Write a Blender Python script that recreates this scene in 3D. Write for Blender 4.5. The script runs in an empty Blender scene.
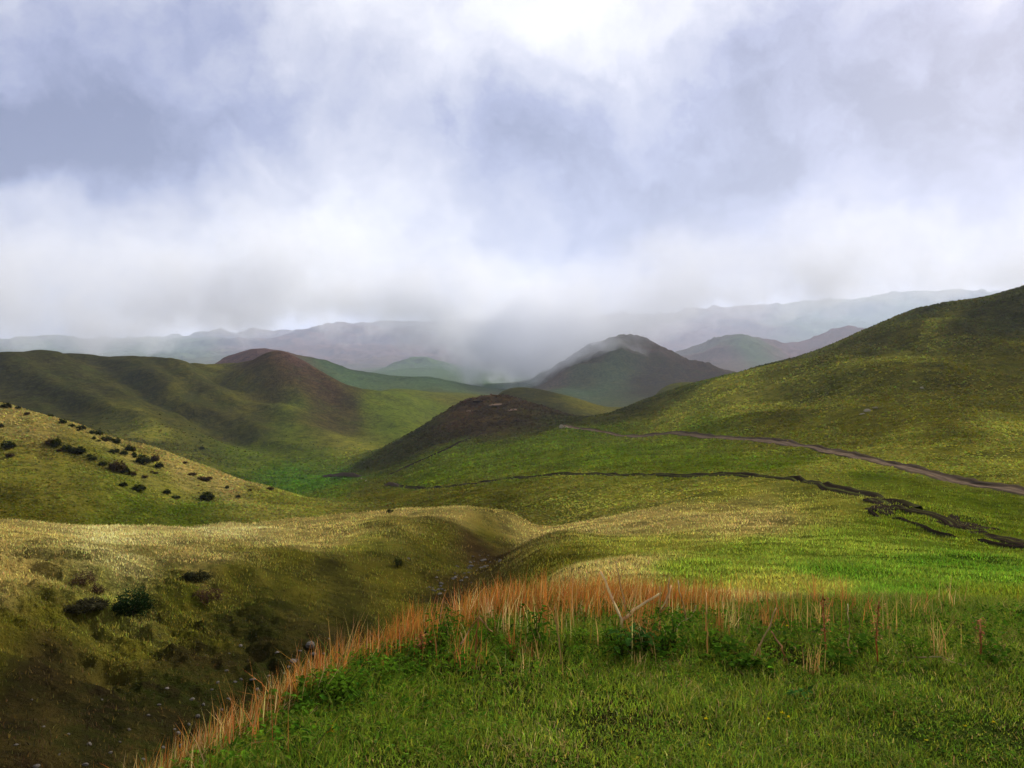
import bpy, math, random
import numpy as np
from mathutils import Vector, Matrix

random.seed(7)
RNG = np.random.default_rng(11)
SC = bpy.context.scene
COL = SC.collection
F, CX, HZ, EYE = 852.0, 512.0, 362.0, 1.65      # focal length in pixels, principal column, horizon row, eye height


def tag(o, label=None, cat=None, group=None, kind=None):
    if label: o["label"] = label
    if cat: o["category"] = cat
    if group: o["group"] = group
    if kind: o["kind"] = kind
    return o


# ------------------------------------------------------------------ noise
def _hash(ix, iy, seed):
    h = (ix.astype(np.int64) * 374761393 + iy.astype(np.int64) * 668265263 + seed * 982451653) & 0xFFFFFFFF
    h = ((h ^ (h >> 13)) * 1274126177) & 0xFFFFFFFF
    h = (h ^ (h >> 16)) & 0xFFFFFFFF
    return h.astype(np.float64) / 4294967295.0 * 2 - 1


def vnoise(x, y, seed=0):
    ix = np.floor(x); iy = np.floor(y)
    fx = x - ix; fy = y - iy
    fx = fx * fx * fx * (fx * (fx * 6 - 15) + 10); fy = fy * fy * fy * (fy * (fy * 6 - 15) + 10)
    a = _hash(ix, iy, seed); b = _hash(ix + 1, iy, seed)
    c = _hash(ix, iy + 1, seed); d = _hash(ix + 1, iy + 1, seed)
    return (a * (1 - fx) + b * fx) * (1 - fy) + (c * (1 - fx) + d * fx) * fy


def fbm(x, y, oct=4, seed=0, gain=0.5):
    s = 0; a = 1; t = 0
    for k in range(oct):
        s = s + a * vnoise(x, y, seed + k * 17); t += a
        a *= gain
        x, y = (x * 0.8 - y * 0.6) * 2.03 + 3.1, (x * 0.6 + y * 0.8) * 2.03 - 1.7
    return s / t


def ridged(x, y, oct=4, seed=0):
    s = 0; a = 1; t = 0
    for k in range(oct):
        s = s + a * (1 - 2 * np.abs(vnoise(x, y, seed + k * 13))); t += a
        a *= 0.5; x, y = (x * 0.8 - y * 0.6) * 2.1 + 5.2, (x * 0.6 + y * 0.8) * 2.1 + 1.3
    return s / t


def sstep(a, b, x):
    t = np.clip((x - a) / (b - a), 0, 1)
    return t * t * (3 - 2 * t)


# ------------------------------------------------------------------ the lie of the land
CP = []                                            # survey points: bearing column, depth, height below / above the eye


def P(px, py, Y): CP.append((px, Y, -(py - HZ) / F * Y))
def Z(px, Y, z): CP.append((px, Y, z))


for px in range(-900, 2001, 290):
    Z(px, 0.7, -1.58); Z(px, 0.35, -1.55)
for px in (330, 480, 640, 800, 960, 1150, 1400, 1800):
    Z(px, 1.6, -1.60)
for px in (300, 450, 600, 750, 900, 1050, 1300, 1700):
    Z(px, 2.8, -1.64)
for px in (420, 560, 700, 850, 1000, 1200, 1600):
    Z(px, 4.3, -1.74)
# crest of the mound
for px, py, z in ((-700, 1300, -1.62), (-350, 1120, -1.66), (-100, 940, -1.68), (60, 845, -1.7), (200, 764, -1.74), (280, 716, -1.77),
                  (350, 672, -1.82), (420, 638, -1.87), (500, 614, -1.92), (570, 605, -1.94), (640, 603, -1.95),
                  (720, 603, -1.95), (810, 604, -1.95), (900, 606, -1.96), (1024, 612, -1.98), (1300, 630, -2.0), (1750, 655, -2.05)):
    Z(px, -z * F / (py - HZ), z)
# slope down into the gully (hidden) and gully bed
for px, Y, z in ((-700, 3.2, -3.3), (-700, 6, -5.2), (-350, 4, -3.6), (-350, 7.5, -5.6), (-100, 4.6, -3.6), (-100, 9, -5.8), (60, 5.2, -3.7), (60, 10, -6.2),
                 (200, 6.2, -3.9), (200, 11, -6.6), (280, 7.4, -4.2), (280, 13, -7.0), (350, 9, -4.6), (350, 16, -7.6),
                 (420, 10, -4.4), (420, 20, -8.4), (480, 12, -4.6), (480, 26, -8.6), (530, 12, -3.9)):
    Z(px, Y, z)
for px, py, z in ((-350, 830, -6.0), (-150, 800, -6.1), (0, 768, -6.2), (90, 725, -7.0), (170, 700, -7.6), (240, 672, -8.1), (310, 645, -8.7), (370, 620, -9.4),
                  (430, 595, -10.2), (470, 573, -11.0), (500, 556, -11.8), (525, 541, -12.6)):
    Z(px, -z * F / (py - HZ), z)
# left spur: bank and flat top
for px, py, z in ((-350, 690, -5.6), (-350, 600, -5.0), (-350, 540, -6.6), (-350, 520, -8.6), (-150, 680, -6.2), (-150, 600, -5.6), (-150, 540, -6.8), (-150, 523, -9.6),
                  (0, 668, -6.5), (0, 610, -6.3), (0, 570, -6.1), (0, 545, -6.9), (0, 524, -9.9),
                  (110, 645, -7.5), (110, 605, -7.2), (110, 572, -6.9), (110, 545, -8.3), (110, 526, -11.0),
                  (220, 625, -8.3), (220, 590, -8.0), (220, 565, -7.9), (220, 542, -9.2), (220, 524, -12.0),
                  (310, 605, -9.0), (310, 578, -8.8), (310, 558, -8.9), (310, 538, -10.4), (310, 518, -13.2),
                  (400, 575, -10.0), (400, 552, -9.7), (400, 533, -9.8), (400, 516, -11.1), (400, 507, -12.9),
                  (465, 555, -11.2), (465, 534, -10.9), (465, 517, -11.1), (468, 507, -12.3), (500, 538, -12.1), (505, 520, -12.0), (512, 516, -12.9), (530, 527, -13.3)):
    Z(px, -z * F / (py - HZ), z)
# hollow behind the spur
for px, Y, z in ((-350, 70, -15.5), (-150, 72, -15.8), (0, 72, -16), (110, 80, -18), (220, 86, -19.5), (310, 96, -21.5), (400, 98, -20.0), (470, 95, -18.6), (530, 84, -17.0), (560, 90, -17.0)):
    Z(px, Y, z)
# right shoulder and meadow
for px, py, Y in ((560, 597, 13), (560, 575, 22), (545, 553, 34), (552, 536, 50), (530, 545, 44), (575, 524, 66), (600, 590, 13.5), (600, 562, 27), (610, 538, 46), (620, 516, 70),
                  (680, 598, 10.5), (680, 580, 16), (690, 553, 29), (690, 528, 47), (690, 509, 66),
                  (800, 600, 9.5), (800, 582, 14.5), (800, 551, 28), (800, 521, 47), (800, 500, 66), (800, 482, 84),
                  (910, 602, 9.5), (910, 580, 16), (910, 553, 29), (910, 530, 44), (905, 505, 58), (905, 485, 80),
                  (1024, 604, 9.5), (1024, 580, 19), (1024, 562, 28), (1024, 546, 39), (1024, 520, 57), (1024, 495, 75),
                  (1250, 600, 11), (1250, 550, 32), (1250, 500, 62), (1700, 600, 12), (1700, 540, 32), (1700, 480, 60)):
    P(px, py, Y)
# green slope across the middle
for px, py, Y in ((440, 503, 128), (400, 500, 165), (400, 487, 215), (360, 482, 265), (450, 472, 212), (500, 476, 178), (500, 500, 118), (560, 505, 100), (600, 500, 98), (600, 475, 132),
                  (560, 455, 205), (600, 450, 200), (700, 475, 108), (700, 455, 155), (640, 434, 245), (700, 437, 200), (760, 441, 170), (800, 447, 150), (850, 456, 125), (900, 466, 107), (950, 480, 92),
                  (562, 425, 300), (520, 445, 265), (480, 452, 270), (440, 455, 285), (400, 470, 280)):
    P(px, py, Y)
# knoll
for px, py, Y in ((352, 472, 335), (390, 447, 372), (430, 421, 400), (460, 404, 412), (480, 397, 420), (500, 395, 424), (520, 400, 424), (545, 407, 420), (580, 417, 400), (610, 415, 380),
                  (400, 462, 320), (440, 439, 338), (470, 428, 345), (500, 430, 338), (540, 428, 330), (470, 412, 385), (500, 408, 390)):
    P(px, py, Y)
for px, Y, z in ((400, 455, -47), (440, 480, -45), (480, 500, -40), (520, 510, -37), (560, 500, -36), (610, 470, -33), (650, 480, -34)):
    Z(px, Y, z)
for px, py, Y in ((500, 393, 640), (545, 391, 625), (575, 399, 615), (600, 407, 615), (640, 414, 600)):
    P(px, py, Y)
Z(480, 640, -42); Z(520, 800, -46); Z(600, 800, -48); Z(560, 780, -46)
# right hill
for px, py, Y in ((640, 402, 372), (680, 388, 365), (720, 378, 370), (760, 366, 385), (810, 353, 400), (850, 338, 405), (900, 320, 400), (944, 308, 400), (984, 303, 385), (1024, 287, 335), (1150, 250, 335), (1400, 190, 330), (1900, 130, 330),
                  (660, 412, 290), (720, 389, 275), (780, 370, 272), (830, 354, 276), (880, 338, 284), (940, 318, 300),
                  (720, 415, 225), (800, 420, 190), (800, 395, 232), (880, 430, 155), (880, 390, 205), (880, 360, 245), (960, 430, 140), (960, 380, 200), (960, 345, 248), (1024, 450, 118), (1024, 400, 178), (1024, 340, 255),
                  (1200, 430, 115), (1200, 330, 230), (1600, 400, 115), (1600, 250, 235)):
    P(px, py, Y)
Z(760, 325, 0.2 - 3.2); Z(820, 335, 2.6); Z(700, 325, -8.5)
for px in (660, 760, 860, 960, 1060, 1300, 1700):
    Z(px, 600, -20); Z(px, 900, -45)
# near left slope
for px, py, Y in ((-350, 518, 85), (-350, 420, 120), (-350, 325, 165), (-150, 518, 90), (-150, 430, 130), (-150, 365, 168), (0, 517, 96), (0, 480, 115), (0, 440, 140), (0, 403, 170), (75, 516, 100), (75, 470, 130), (75, 424, 170),
                  (150, 516, 106), (150, 490, 128), (150, 462, 152), (150, 447, 172), (210, 517, 112), (210, 495, 140), (210, 468, 174), (260, 515, 120), (260, 500, 145), (265, 486, 178), (310, 507, 140), (315, 500, 172)):
    P(px, py, Y)
for px, Y, z in ((-350, 230, -14), (-150, 230, -22), (0, 230, -27), (75, 230, -31), (150, 232, -35), (210, 235, -38), (265, 240, -41)):
    Z(px, Y, z)
# valley floor
for px, py, Y in ((330, 490, 265), (300, 484, 325), (340, 474, 360), (255, 476, 375), (300, 455, 440), (350, 448, 470), (400, 432, 560), (440, 420, 680), (330, 440, 510)):
    P(px, py, Y)
for px in (-350, -150, 0, 100, 180):
    Z(px, 330, -42)
# left hills
for px, py, Y in ((-350, 340, 690), (-150, 346, 690), (0, 353, 700), (60, 354, 720), (120, 358, 740), (150, 359, 745), (200, 363, 760), (240, 364, 750), (268, 357, 690), (300, 366, 684), (330, 379, 682), (360, 391, 680), (400, 402, 690), (435, 410, 720),
                  (0, 390, 560), (80, 400, 550), (80, 378, 620), (100, 425, 470), (170, 430, 480), (170, 395, 600), (220, 436, 500), (230, 385, 660), (270, 385, 640), (280, 415, 570), (330, 408, 620), (370, 418, 620)):
    P(px, py, Y)
for px, Y, z in ((-350, 900, -20), (-150, 900, -20), (0, 900, -22), (150, 930, -25), (268, 850, -30), (340, 810, -38)):
    Z(px, Y, z)
for px, py, Y in ((385, 390, 900), (420, 391, 910), (455, 395, 900), (490, 399, 860)):
    P(px, py, Y)
# far left peak
for px, py, Y in ((190, 378, 1300), (228, 363, 1290), (245, 353, 1290), (260, 349, 1300), (290, 354, 1300), (320, 362, 1310), (350, 371, 1320), (400, 378, 1340), (440, 380, 1350)):
    P(px, py, Y)
for px in (-350, 0, 130, 230, 300, 380):
    Z(px, 1080, -46); Z(px, 1750, -54)
for px in (-700, -350, -100, 80):
    Z(px, 1300, -50)
# plain and the hill in the cloud
for px, py, Y in ((470, 391, 1250), (500, 383, 1900), (430, 383, 1900), (540, 384, 1560), (556, 371, 1580), (574, 356, 1600), (592, 345, 1610), (608, 340, 1620), (628, 343, 1620), (646, 346, 1620), (670, 357, 1610), (700, 368, 1600), (740, 377, 1590), (790, 383, 1590),
                  (560, 394, 1180), (620, 396, 1180), (590, 385, 1330), (640, 386, 1290), (670, 366, 1420), (650, 372, 1400), (700, 385, 1330), (720, 396, 1180)):
    P(px, py, Y)
for px in (480, 560, 640, 720, 800):
    Z(px, 2150, -58)
for px in (-900, -350, 0, 200, 350, 1000, 1300, 1900):
    Z(px, 2200, -56)
for px in (850, 1000, 1300, 1900):
    Z(px, 1500, -50)
# ranges behind
for px, py, Y in ((370, 372, 4300), (405, 364, 4300), (430, 362, 4300), (460, 369, 4300), (495, 372, 4400), (690, 357, 4000), (715, 345, 4050), (745, 337, 4100), (775, 345, 4100), (790, 356, 4150), (835, 332, 5000), (870, 335, 5000), (910, 345, 5000)):
    P(px, py, Y)
for px in (350, 430, 550, 640, 720, 800, 900):
    Z(px, 6000, -30); Z(px, 3000, -52)
for px, py in ((-900, 330), (-400, 338), (-100, 345), (60, 352), (180, 346), (280, 339), (380, 334), (480, 334), (580, 328), (700, 318), (800, 312), (900, 309), (1000, 306), (1200, 304), (1900, 310)):
    P(px, py, 13000); Z(px, 17000, 250)
for px in (-900, -300, 300, 900, 1400, 2000):
    Z(px, 22000, 0)

CPA = np.array(CP)


def qcoord(px, Y):
    return px / 230.0, np.log(Y) * 1.25


def tps_fit():
    U, V = qcoord(CPA[:, 0], CPA[:, 1])
    val = CPA[:, 2] / (CPA[:, 1] + 4.0)
    n = len(U)
    d2 = (U[:, None] - U[None]) ** 2 + (V[:, None] - V[None]) ** 2
    K = 0.5 * d2 * np.log(d2 + 1e-12)
    A = np.zeros((n + 3, n + 3)); A[:n, :n] = K + np.eye(n) * 2e-4
    A[:n, n] = 1; A[:n, n + 1] = U; A[:n, n + 2] = V
    A[n:, :n] = A[:n, n:].T
    b = np.zeros(n + 3); b[:n] = val
    return np.linalg.solve(A, b), U, V


def tps_eval(px, Y):
    w, CU, CV = TPS
    U, V = qcoord(px.ravel(), Y.ravel())
    out = np.empty(len(U))
    for s in range(0, len(U), 20000):
        u = U[s:s + 20000]; v = V[s:s + 20000]
        d2 = ((u[:, None] - CU[None]) ** 2 + (v[:, None] - CV[None]) ** 2).astype(np.float32)
        out[s:s + 20000] = (0.5 * d2 * np.log(d2 + 1e-12)) @ w[:-3] + w[-3] + w[-2] * u + w[-1] * v
    return (out * (Y.ravel() + 4.0)).reshape(px.shape)


TPS = tps_fit()
left = -20 - np.geomspace(3, 900, 60)[::-1]
right = 1044 + np.geomspace(3, 900, 60)
PXS = np.concatenate([left, np.arange(-20, 1044.1, 2.0), right])
NY = 960
YS = np.geomspace(0.5, 22000, NY)
GP, GY = np.meshgrid(PXS, YS)                     # rows: depth, columns: bearing
GX = (GP - CX) / F * GY
GZ = tps_eval(GP, GY) + EYE


def bump(px0, spx, y0, sy):
    return np.exp(-((GP - px0) / spx) ** 2 - (np.log(GY / y0) / sy) ** 2)


# spurs and rills on the slopes, hummocks on the meadows
wl = bump(150, 190, 610, 0.25)
a = (GX + GY) / 1.414 + 26 * fbm(GX / 120, GY / 120, 3, 5)
GZ0 = GZ.copy()
GZ += wl * (7.0 * np.sin(a / 88 * 6.28) + 3.0 * np.sin(a / 37 * 6.28 + 1.3) + 1.6 * ridged(a / 30, (GX - GY) / 160, 3, 10)) * (0.7 + 0.6 * fbm(GX / 150, GY / 150, 2, 9))
wr = bump(900, 260, 230, 0.35)
a = (GX * 0.9 + GY * 0.25) + 14 * fbm(GX / 60, GY / 60, 3, 6)
GZ += wr * (1.4 * np.sin(a / 46 * 6.28) + 0.8 * ridged(a / 24, GY / 90, 3, 11))
wn = bump(90, 220, 135, 0.22)
a = GX * 0.85 + GY * 0.5 + 8 * fbm(GX / 30, GY / 30, 3, 8)
GZ += wn * 0.7 * np.sin(a / 26 * 6.28)
GZ += (2.4 - 1.5 * sstep(-30, 60, GX)) * fbm(GX / 60, GY / 60, 5, 21) * sstep(200, 420, GY) * (1 - sstep(1000, 2000, GY))
GZ += (8.0 + 13.0 * sstep(-50, 80, GX)) * ridged(GX / 130, GY / 150, 5, 31) * sstep(900, 1200, GY) * sstep(-50, -15, GZ) * (1 - sstep(2000, 2500, GY))
GZ += 55 * ridged(GX / 420, GY / 420, 5, 33) * sstep(3000, 4000, GY) * sstep(-48, -5, GZ)
GZ += 230 * ridged(GX / 1700, GY / 1700, 3, 35) * sstep(7500, 11500, GY)
GZ += 1.5 * np.abs(fbm(GX / 14, GY / 14, 4, 41)) * bump(495, 45, 415, 0.06)
GZ += 0.50 * fbm(GX / 9, GY / 9, 4, 51) * sstep(25, 60, GY) * (1 - sstep(500, 900, GY))
GZ += 0.22 * fbm(GX / 2.6, GY / 2.6, 4, 52) * sstep(7, 14, GY) * (1 - sstep(120, 220, GY))
wb = bump(130, 330, 24, 0.35)
GZ += wb * (0.42 * fbm(GX / 1.6, GY / 1.3, 4, 53) + 0.20 * ridged(GX / 0.8, GY / 0.5, 3, 54))
GZ += wb * 0.09 * fbm(GX / 0.45, GY / 0.45, 3, 57)
GZ += 2.2 * ridged(GX / 34, GY / 34, 4, 58) * bump(180, 220, 600, 0.25) + 1.4 * ridged(GX / 22, GY / 22, 4, 59) * bump(480, 90, 400, 0.12)
GZ += 0.035 * fbm(GX / 0.7, GY / 0.7, 4, 55) * (1 - sstep(9, 16, GY))
GZ += 0.05 * fbm(GX / 2.2, GY / 2.2, 3, 56) * sstep(1.0, 2.5, GY) * (1 - sstep(9, 16, GY))

num = np.zeros_like(GZ); den = np.full_like(GZ, 0.25); LY = np.log(GY)
for cpx, cy_, _z in CP:
    if cy_ < 90 or cy_ > 7000 or cpx < -60 or cpx > 1100 or (cpx < 375 and 425 < cy_ < 668) or (530 < cpx < 760 and 1220 < cy_ < 1700): continue
    j0, j1 = np.searchsorted(YS, (cy_ * 0.86, cy_ * 1.16)); i0, i1 = np.searchsorted(PXS, (cpx - 75, cpx + 75))
    jc = int(np.searchsorted(YS, cy_)); ic = int(np.searchsorted(PXS, cpx))
    w_ = np.exp(-((GP[j0:j1, i0:i1] - cpx) / 26) ** 2 - ((LY[j0:j1, i0:i1] - math.log(cy_)) / 0.05) ** 2)
    num[j0:j1, i0:i1] += w_ * (GZ[jc, ic] - GZ0[jc, ic]); den[j0:j1, i0:i1] += w_
GZ -= num / den

PROJ = HZ - (GZ - EYE) / GY * F                    # picture row each survey point falls on


def ground_z(x, y):
    x = np.asarray(x, float); y = np.asarray(y, float)
    px = CX + F * x / y
    fi = np.interp(px, PXS, np.arange(len(PXS)))
    fj = np.interp(np.log(np.maximum(y, YS[0])), np.log(YS), np.arange(NY))
    i = np.clip(fi.astype(int), 0, len(PXS) - 2); j = np.clip(fj.astype(int), 0, NY - 2)
    a = fi - i; b = fj - j
    return (GZ[j, i] * (1 - a) + GZ[j, i + 1] * a) * (1 - b) + (GZ[j + 1, i] * (1 - a) + GZ[j + 1, i + 1] * a) * b


def hit(px, py, ymin=1.5):
    """first point of the land met by looking along bearing px at row py"""
    i = int(np.clip(np.searchsorted(PXS, px), 1, len(PXS) - 1))
    col = PROJ[:, i]
    j0 = int(np.searchsorted(YS, ymin))
    idx = np.where(col[j0:] <= py)[0]
    j = j0 + (int(idx[0]) if len(idx) else NY - 2 - j0)
    y = YS[j]
    if j > j0:
        a, b = col[j - 1], col[j]
        if a > b: y = YS[j - 1] + (YS[j] - YS[j - 1]) * np.clip((a - py) / (a - b), 0, 1)
    x = (px - CX) / F * y
    return Vector((x, y, float(ground_z(x, y))))


# ------------------------------------------------------------------ ground cover colours: what grows where, plus light and shade painted on the hills
C = dict(
    lush=(0.058, 0.140, 0.007), green=(0.080, 0.118, 0.006), olive=(0.088, 0.086, 0.008), dark=(0.026, 0.029, 0.006),  # dark is set deep so that it also carries shade on the hills
    yellow=(0.33, 0.265, 0.080), straw=(0.52, 0.44, 0.17), mix=(0.19, 0.195, 0.026), brown=(0.026, 0.017, 0.008), rust=(0.046, 0.022, 0.012),
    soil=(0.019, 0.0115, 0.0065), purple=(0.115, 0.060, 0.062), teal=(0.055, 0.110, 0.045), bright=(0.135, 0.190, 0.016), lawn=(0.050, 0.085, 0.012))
ANCH = [
    # mound
    (300, 760, 'lawn'), (500, 740, 'lawn'), (750, 740, 'lawn'), (1000, 740, 'lawn'), (600, 660, 'dark'), (800, 650, 'dark'), (1000, 660, 'dark'), (450, 660, 'dark'), (900, 690, 'lawn'), (560, 610, 'rust'), (400, 650, 'rust'), (680, 615, 'rust'),
    # gully
    (60, 692, 'soil'), (130, 684, 'soil'), (190, 668, 'soil'), (30, 710, 'soil'), (240, 665, 'soil'), (20, 750, 'soil'), (100, 720, 'soil'), (150, 690, 'soil'), (60, 680, 'soil'), (200, 680, 'soil'), (260, 660, 'soil'), (320, 640, 'brown'), (200, 640, 'olive'), (120, 645, 'olive'), (20, 640, 'olive'), (60, 655, 'brown'), (260, 640, 'dark'), (60, 620, 'olive'), (180, 615, 'olive'), (280, 600, 'dark'), (340, 600, 'dark'), (390, 590, 'olive'),
    (60, 590, 'olive'), (200, 592, 'olive'), (300, 570, 'olive'), (250, 570, 'olive'), (100, 575, 'mix'), (380, 560, 'dark'), (430, 560, 'olive'), (450, 580, 'soil'), (480, 566, 'soil'), (430, 545, 'dark'), (470, 545, 'rust'), (480, 530, 'olive'),
    # spur top
    (10, 560, 'yellow'), (100, 555, 'straw'), (200, 555, 'yellow'), (300, 545, 'yellow'), (20, 535, 'yellow'), (120, 535, 'straw'), (220, 530, 'straw'), (320, 528, 'yellow'), (400, 515, 'yellow'), (460, 511, 'yellow'), (350, 545, 'mix'), (420, 530, 'olive'),
    # shoulder / meadow
    (570, 528, 'yellow'), (620, 522, 'yellow'), (560, 560, 'olive'), (600, 570, 'yellow'), (600, 545, 'mix'), (690, 515, 'yellow'), (680, 545, 'mix'), (700, 570, 'bright'), (760, 520, 'yellow'), (760, 550, 'bright'), (850, 540, 'bright'), (850, 570, 'lush'), (940, 560, 'lush'), (1010, 575, 'lush'), (980, 600, 'green'), (800, 590, 'mix'), (900, 592, 'lush'), (700, 595, 'yellow'), (760, 590, 'mix'),
    (830, 510, 'mix'), (960, 530, 'green'), (1010, 530, 'green'), (900, 520, 'green'),
    # middle slope
    (450, 495, 'olive'), (400, 497, 'olive'), (520, 500, 'olive'), (560, 490, 'mix'), (640, 490, 'mix'), (720, 490, 'mix'), (700, 462, 'green'), (600, 462, 'green'), (520, 465, 'green'), (440, 470, 'green'), (480, 452, 'green'), (560, 440, 'green'), (640, 450, 'green'), (780, 465, 'green'), (880, 480, 'green'), (820, 468, 'mix'), (960, 500, 'green'),
    # knoll
    (490, 402, 'rust'), (460, 412, 'rust'), (500, 415, 'brown'), (440, 432, 'dark'), (400, 452, 'dark'), (530, 412, 'brown'), (570, 420, 'dark'), (480, 428, 'brown'), (380, 465, 'dark'), (545, 395, 'dark'), (590, 404, 'olive'),
    # right hill: sunlit spur streak and shaded fold behind it put into the colour
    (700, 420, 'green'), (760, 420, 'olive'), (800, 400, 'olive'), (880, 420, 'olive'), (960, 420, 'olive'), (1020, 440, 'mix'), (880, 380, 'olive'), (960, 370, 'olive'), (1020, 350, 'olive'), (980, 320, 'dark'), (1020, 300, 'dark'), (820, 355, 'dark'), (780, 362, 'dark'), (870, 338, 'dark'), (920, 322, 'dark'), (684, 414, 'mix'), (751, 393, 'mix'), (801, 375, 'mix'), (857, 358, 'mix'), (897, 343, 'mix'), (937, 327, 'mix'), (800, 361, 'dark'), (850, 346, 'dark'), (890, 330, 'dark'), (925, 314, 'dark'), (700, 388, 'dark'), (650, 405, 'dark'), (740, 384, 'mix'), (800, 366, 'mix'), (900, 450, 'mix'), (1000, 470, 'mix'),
    # near left slope
    (20, 420, 'yellow'), (60, 435, 'yellow'), (120, 450, 'yellow'), (180, 465, 'yellow'), (230, 482, 'yellow'), (30, 470, 'mix'), (30, 500, 'olive'), (70, 450, 'olive'), (110, 470, 'green'), (140, 440, 'mix'), (100, 480, 'mix'), (160, 485, 'mix'), (200, 500, 'green'), (120, 505, 'green'), (60, 514, 'olive'), (180, 512, 'green'), (280, 498, 'mix'), (10, 450, 'mix'),
    # valley
    (310, 485, 'lush'), (340, 478, 'lush'), (290, 470, 'lush'), (300, 455, 'green'), (340, 446, 'mix'), (260, 455, 'green'), (400, 430, 'green'), (330, 494, 'green'), (370, 490, 'olive'),
    # left hill: dark scrub, deepened to paint in cloud shade
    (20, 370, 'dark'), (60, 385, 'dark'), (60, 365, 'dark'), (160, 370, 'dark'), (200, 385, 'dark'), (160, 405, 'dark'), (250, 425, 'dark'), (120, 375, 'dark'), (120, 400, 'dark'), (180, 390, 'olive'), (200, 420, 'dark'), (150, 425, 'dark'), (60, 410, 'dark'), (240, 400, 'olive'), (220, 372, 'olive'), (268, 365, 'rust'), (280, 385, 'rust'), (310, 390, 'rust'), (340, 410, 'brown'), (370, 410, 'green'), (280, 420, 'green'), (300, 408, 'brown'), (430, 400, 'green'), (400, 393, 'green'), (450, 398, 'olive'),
    # far
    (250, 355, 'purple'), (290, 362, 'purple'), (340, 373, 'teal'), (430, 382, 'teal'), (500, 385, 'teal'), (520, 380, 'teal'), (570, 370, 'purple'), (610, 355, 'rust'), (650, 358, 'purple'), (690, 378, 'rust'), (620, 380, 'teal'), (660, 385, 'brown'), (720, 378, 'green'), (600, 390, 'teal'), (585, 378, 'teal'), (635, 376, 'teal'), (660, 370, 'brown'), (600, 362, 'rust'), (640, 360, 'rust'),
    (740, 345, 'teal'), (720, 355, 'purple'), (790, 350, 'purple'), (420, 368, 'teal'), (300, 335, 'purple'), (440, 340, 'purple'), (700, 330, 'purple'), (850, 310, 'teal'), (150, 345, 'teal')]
_a = []
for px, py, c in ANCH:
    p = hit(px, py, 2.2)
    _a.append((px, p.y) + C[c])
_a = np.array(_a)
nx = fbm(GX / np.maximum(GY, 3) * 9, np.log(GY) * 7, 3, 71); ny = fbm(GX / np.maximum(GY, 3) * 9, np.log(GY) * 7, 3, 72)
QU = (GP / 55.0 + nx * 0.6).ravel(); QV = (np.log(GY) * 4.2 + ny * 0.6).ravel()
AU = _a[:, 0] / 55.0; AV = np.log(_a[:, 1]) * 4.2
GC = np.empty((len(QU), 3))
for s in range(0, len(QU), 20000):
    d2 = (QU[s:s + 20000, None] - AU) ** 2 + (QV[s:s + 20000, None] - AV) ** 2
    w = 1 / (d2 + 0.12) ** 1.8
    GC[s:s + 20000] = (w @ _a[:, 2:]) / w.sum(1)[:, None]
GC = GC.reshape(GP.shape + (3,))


def ground_col(x, y):
    px = CX + F * x / y
    i = np.clip(np.rint(np.interp(px, PXS, np.arange(len(PXS)))).astype(int), 0, len(PXS) - 1)
    j = np.clip(np.rint(np.interp(np.log(y), np.log(YS), np.arange(NY))).astype(int), 0, NY - 1)
    return GC[j, i]


# ------------------------------------------------------------------ materials
class NT:
    def __init__(s, tree): s.t = tree; s.n = tree.nodes; s.l = tree.links; s.n.clear()
    def add(s, typ, ins=None, **kw):
        n = s.n.new(typ)
        for k, v in kw.items(): setattr(n, k, v)
        for k, v in (ins or {}).items():
            sock = n.inputs[k]
            if isinstance(v, bpy.types.NodeSocket): s.l.new(v, sock)
            else: sock.default_value = v
        return n
    def math(s, op, a, b=0.0, c=None, clamp=False):
        ins = {0: a, 1: b}
        if c is not None: ins[2] = c
        n = s.add('ShaderNodeMath', ins, operation=op, use_clamp=clamp); return n.outputs[0]
    def mixc(s, f, a, b, blend='MIX'):
        n = s.add('ShaderNodeMix', data_type='RGBA', blend_type=blend)
        for k, v in ((0, f), (6, a), (7, b)):
            if isinstance(v, bpy.types.NodeSocket): s.l.new(v, n.inputs[k])
            else: n.inputs[k].default_value = v if k == 0 else tuple(v) + ((1,) if len(v) == 3 else ())
        return n.outputs[2]
    def remap(s, v, a, b, c=0.0, d=1.0):
        n = s.add('ShaderNodeMapRange', {0: v, 1: a, 2: b, 3: c, 4: d}); return n.outputs[0]


def new_mat(name):
    m = bpy.data.materials.new(name); m.use_nodes = True
    return m, NT(m.node_tree)


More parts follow.
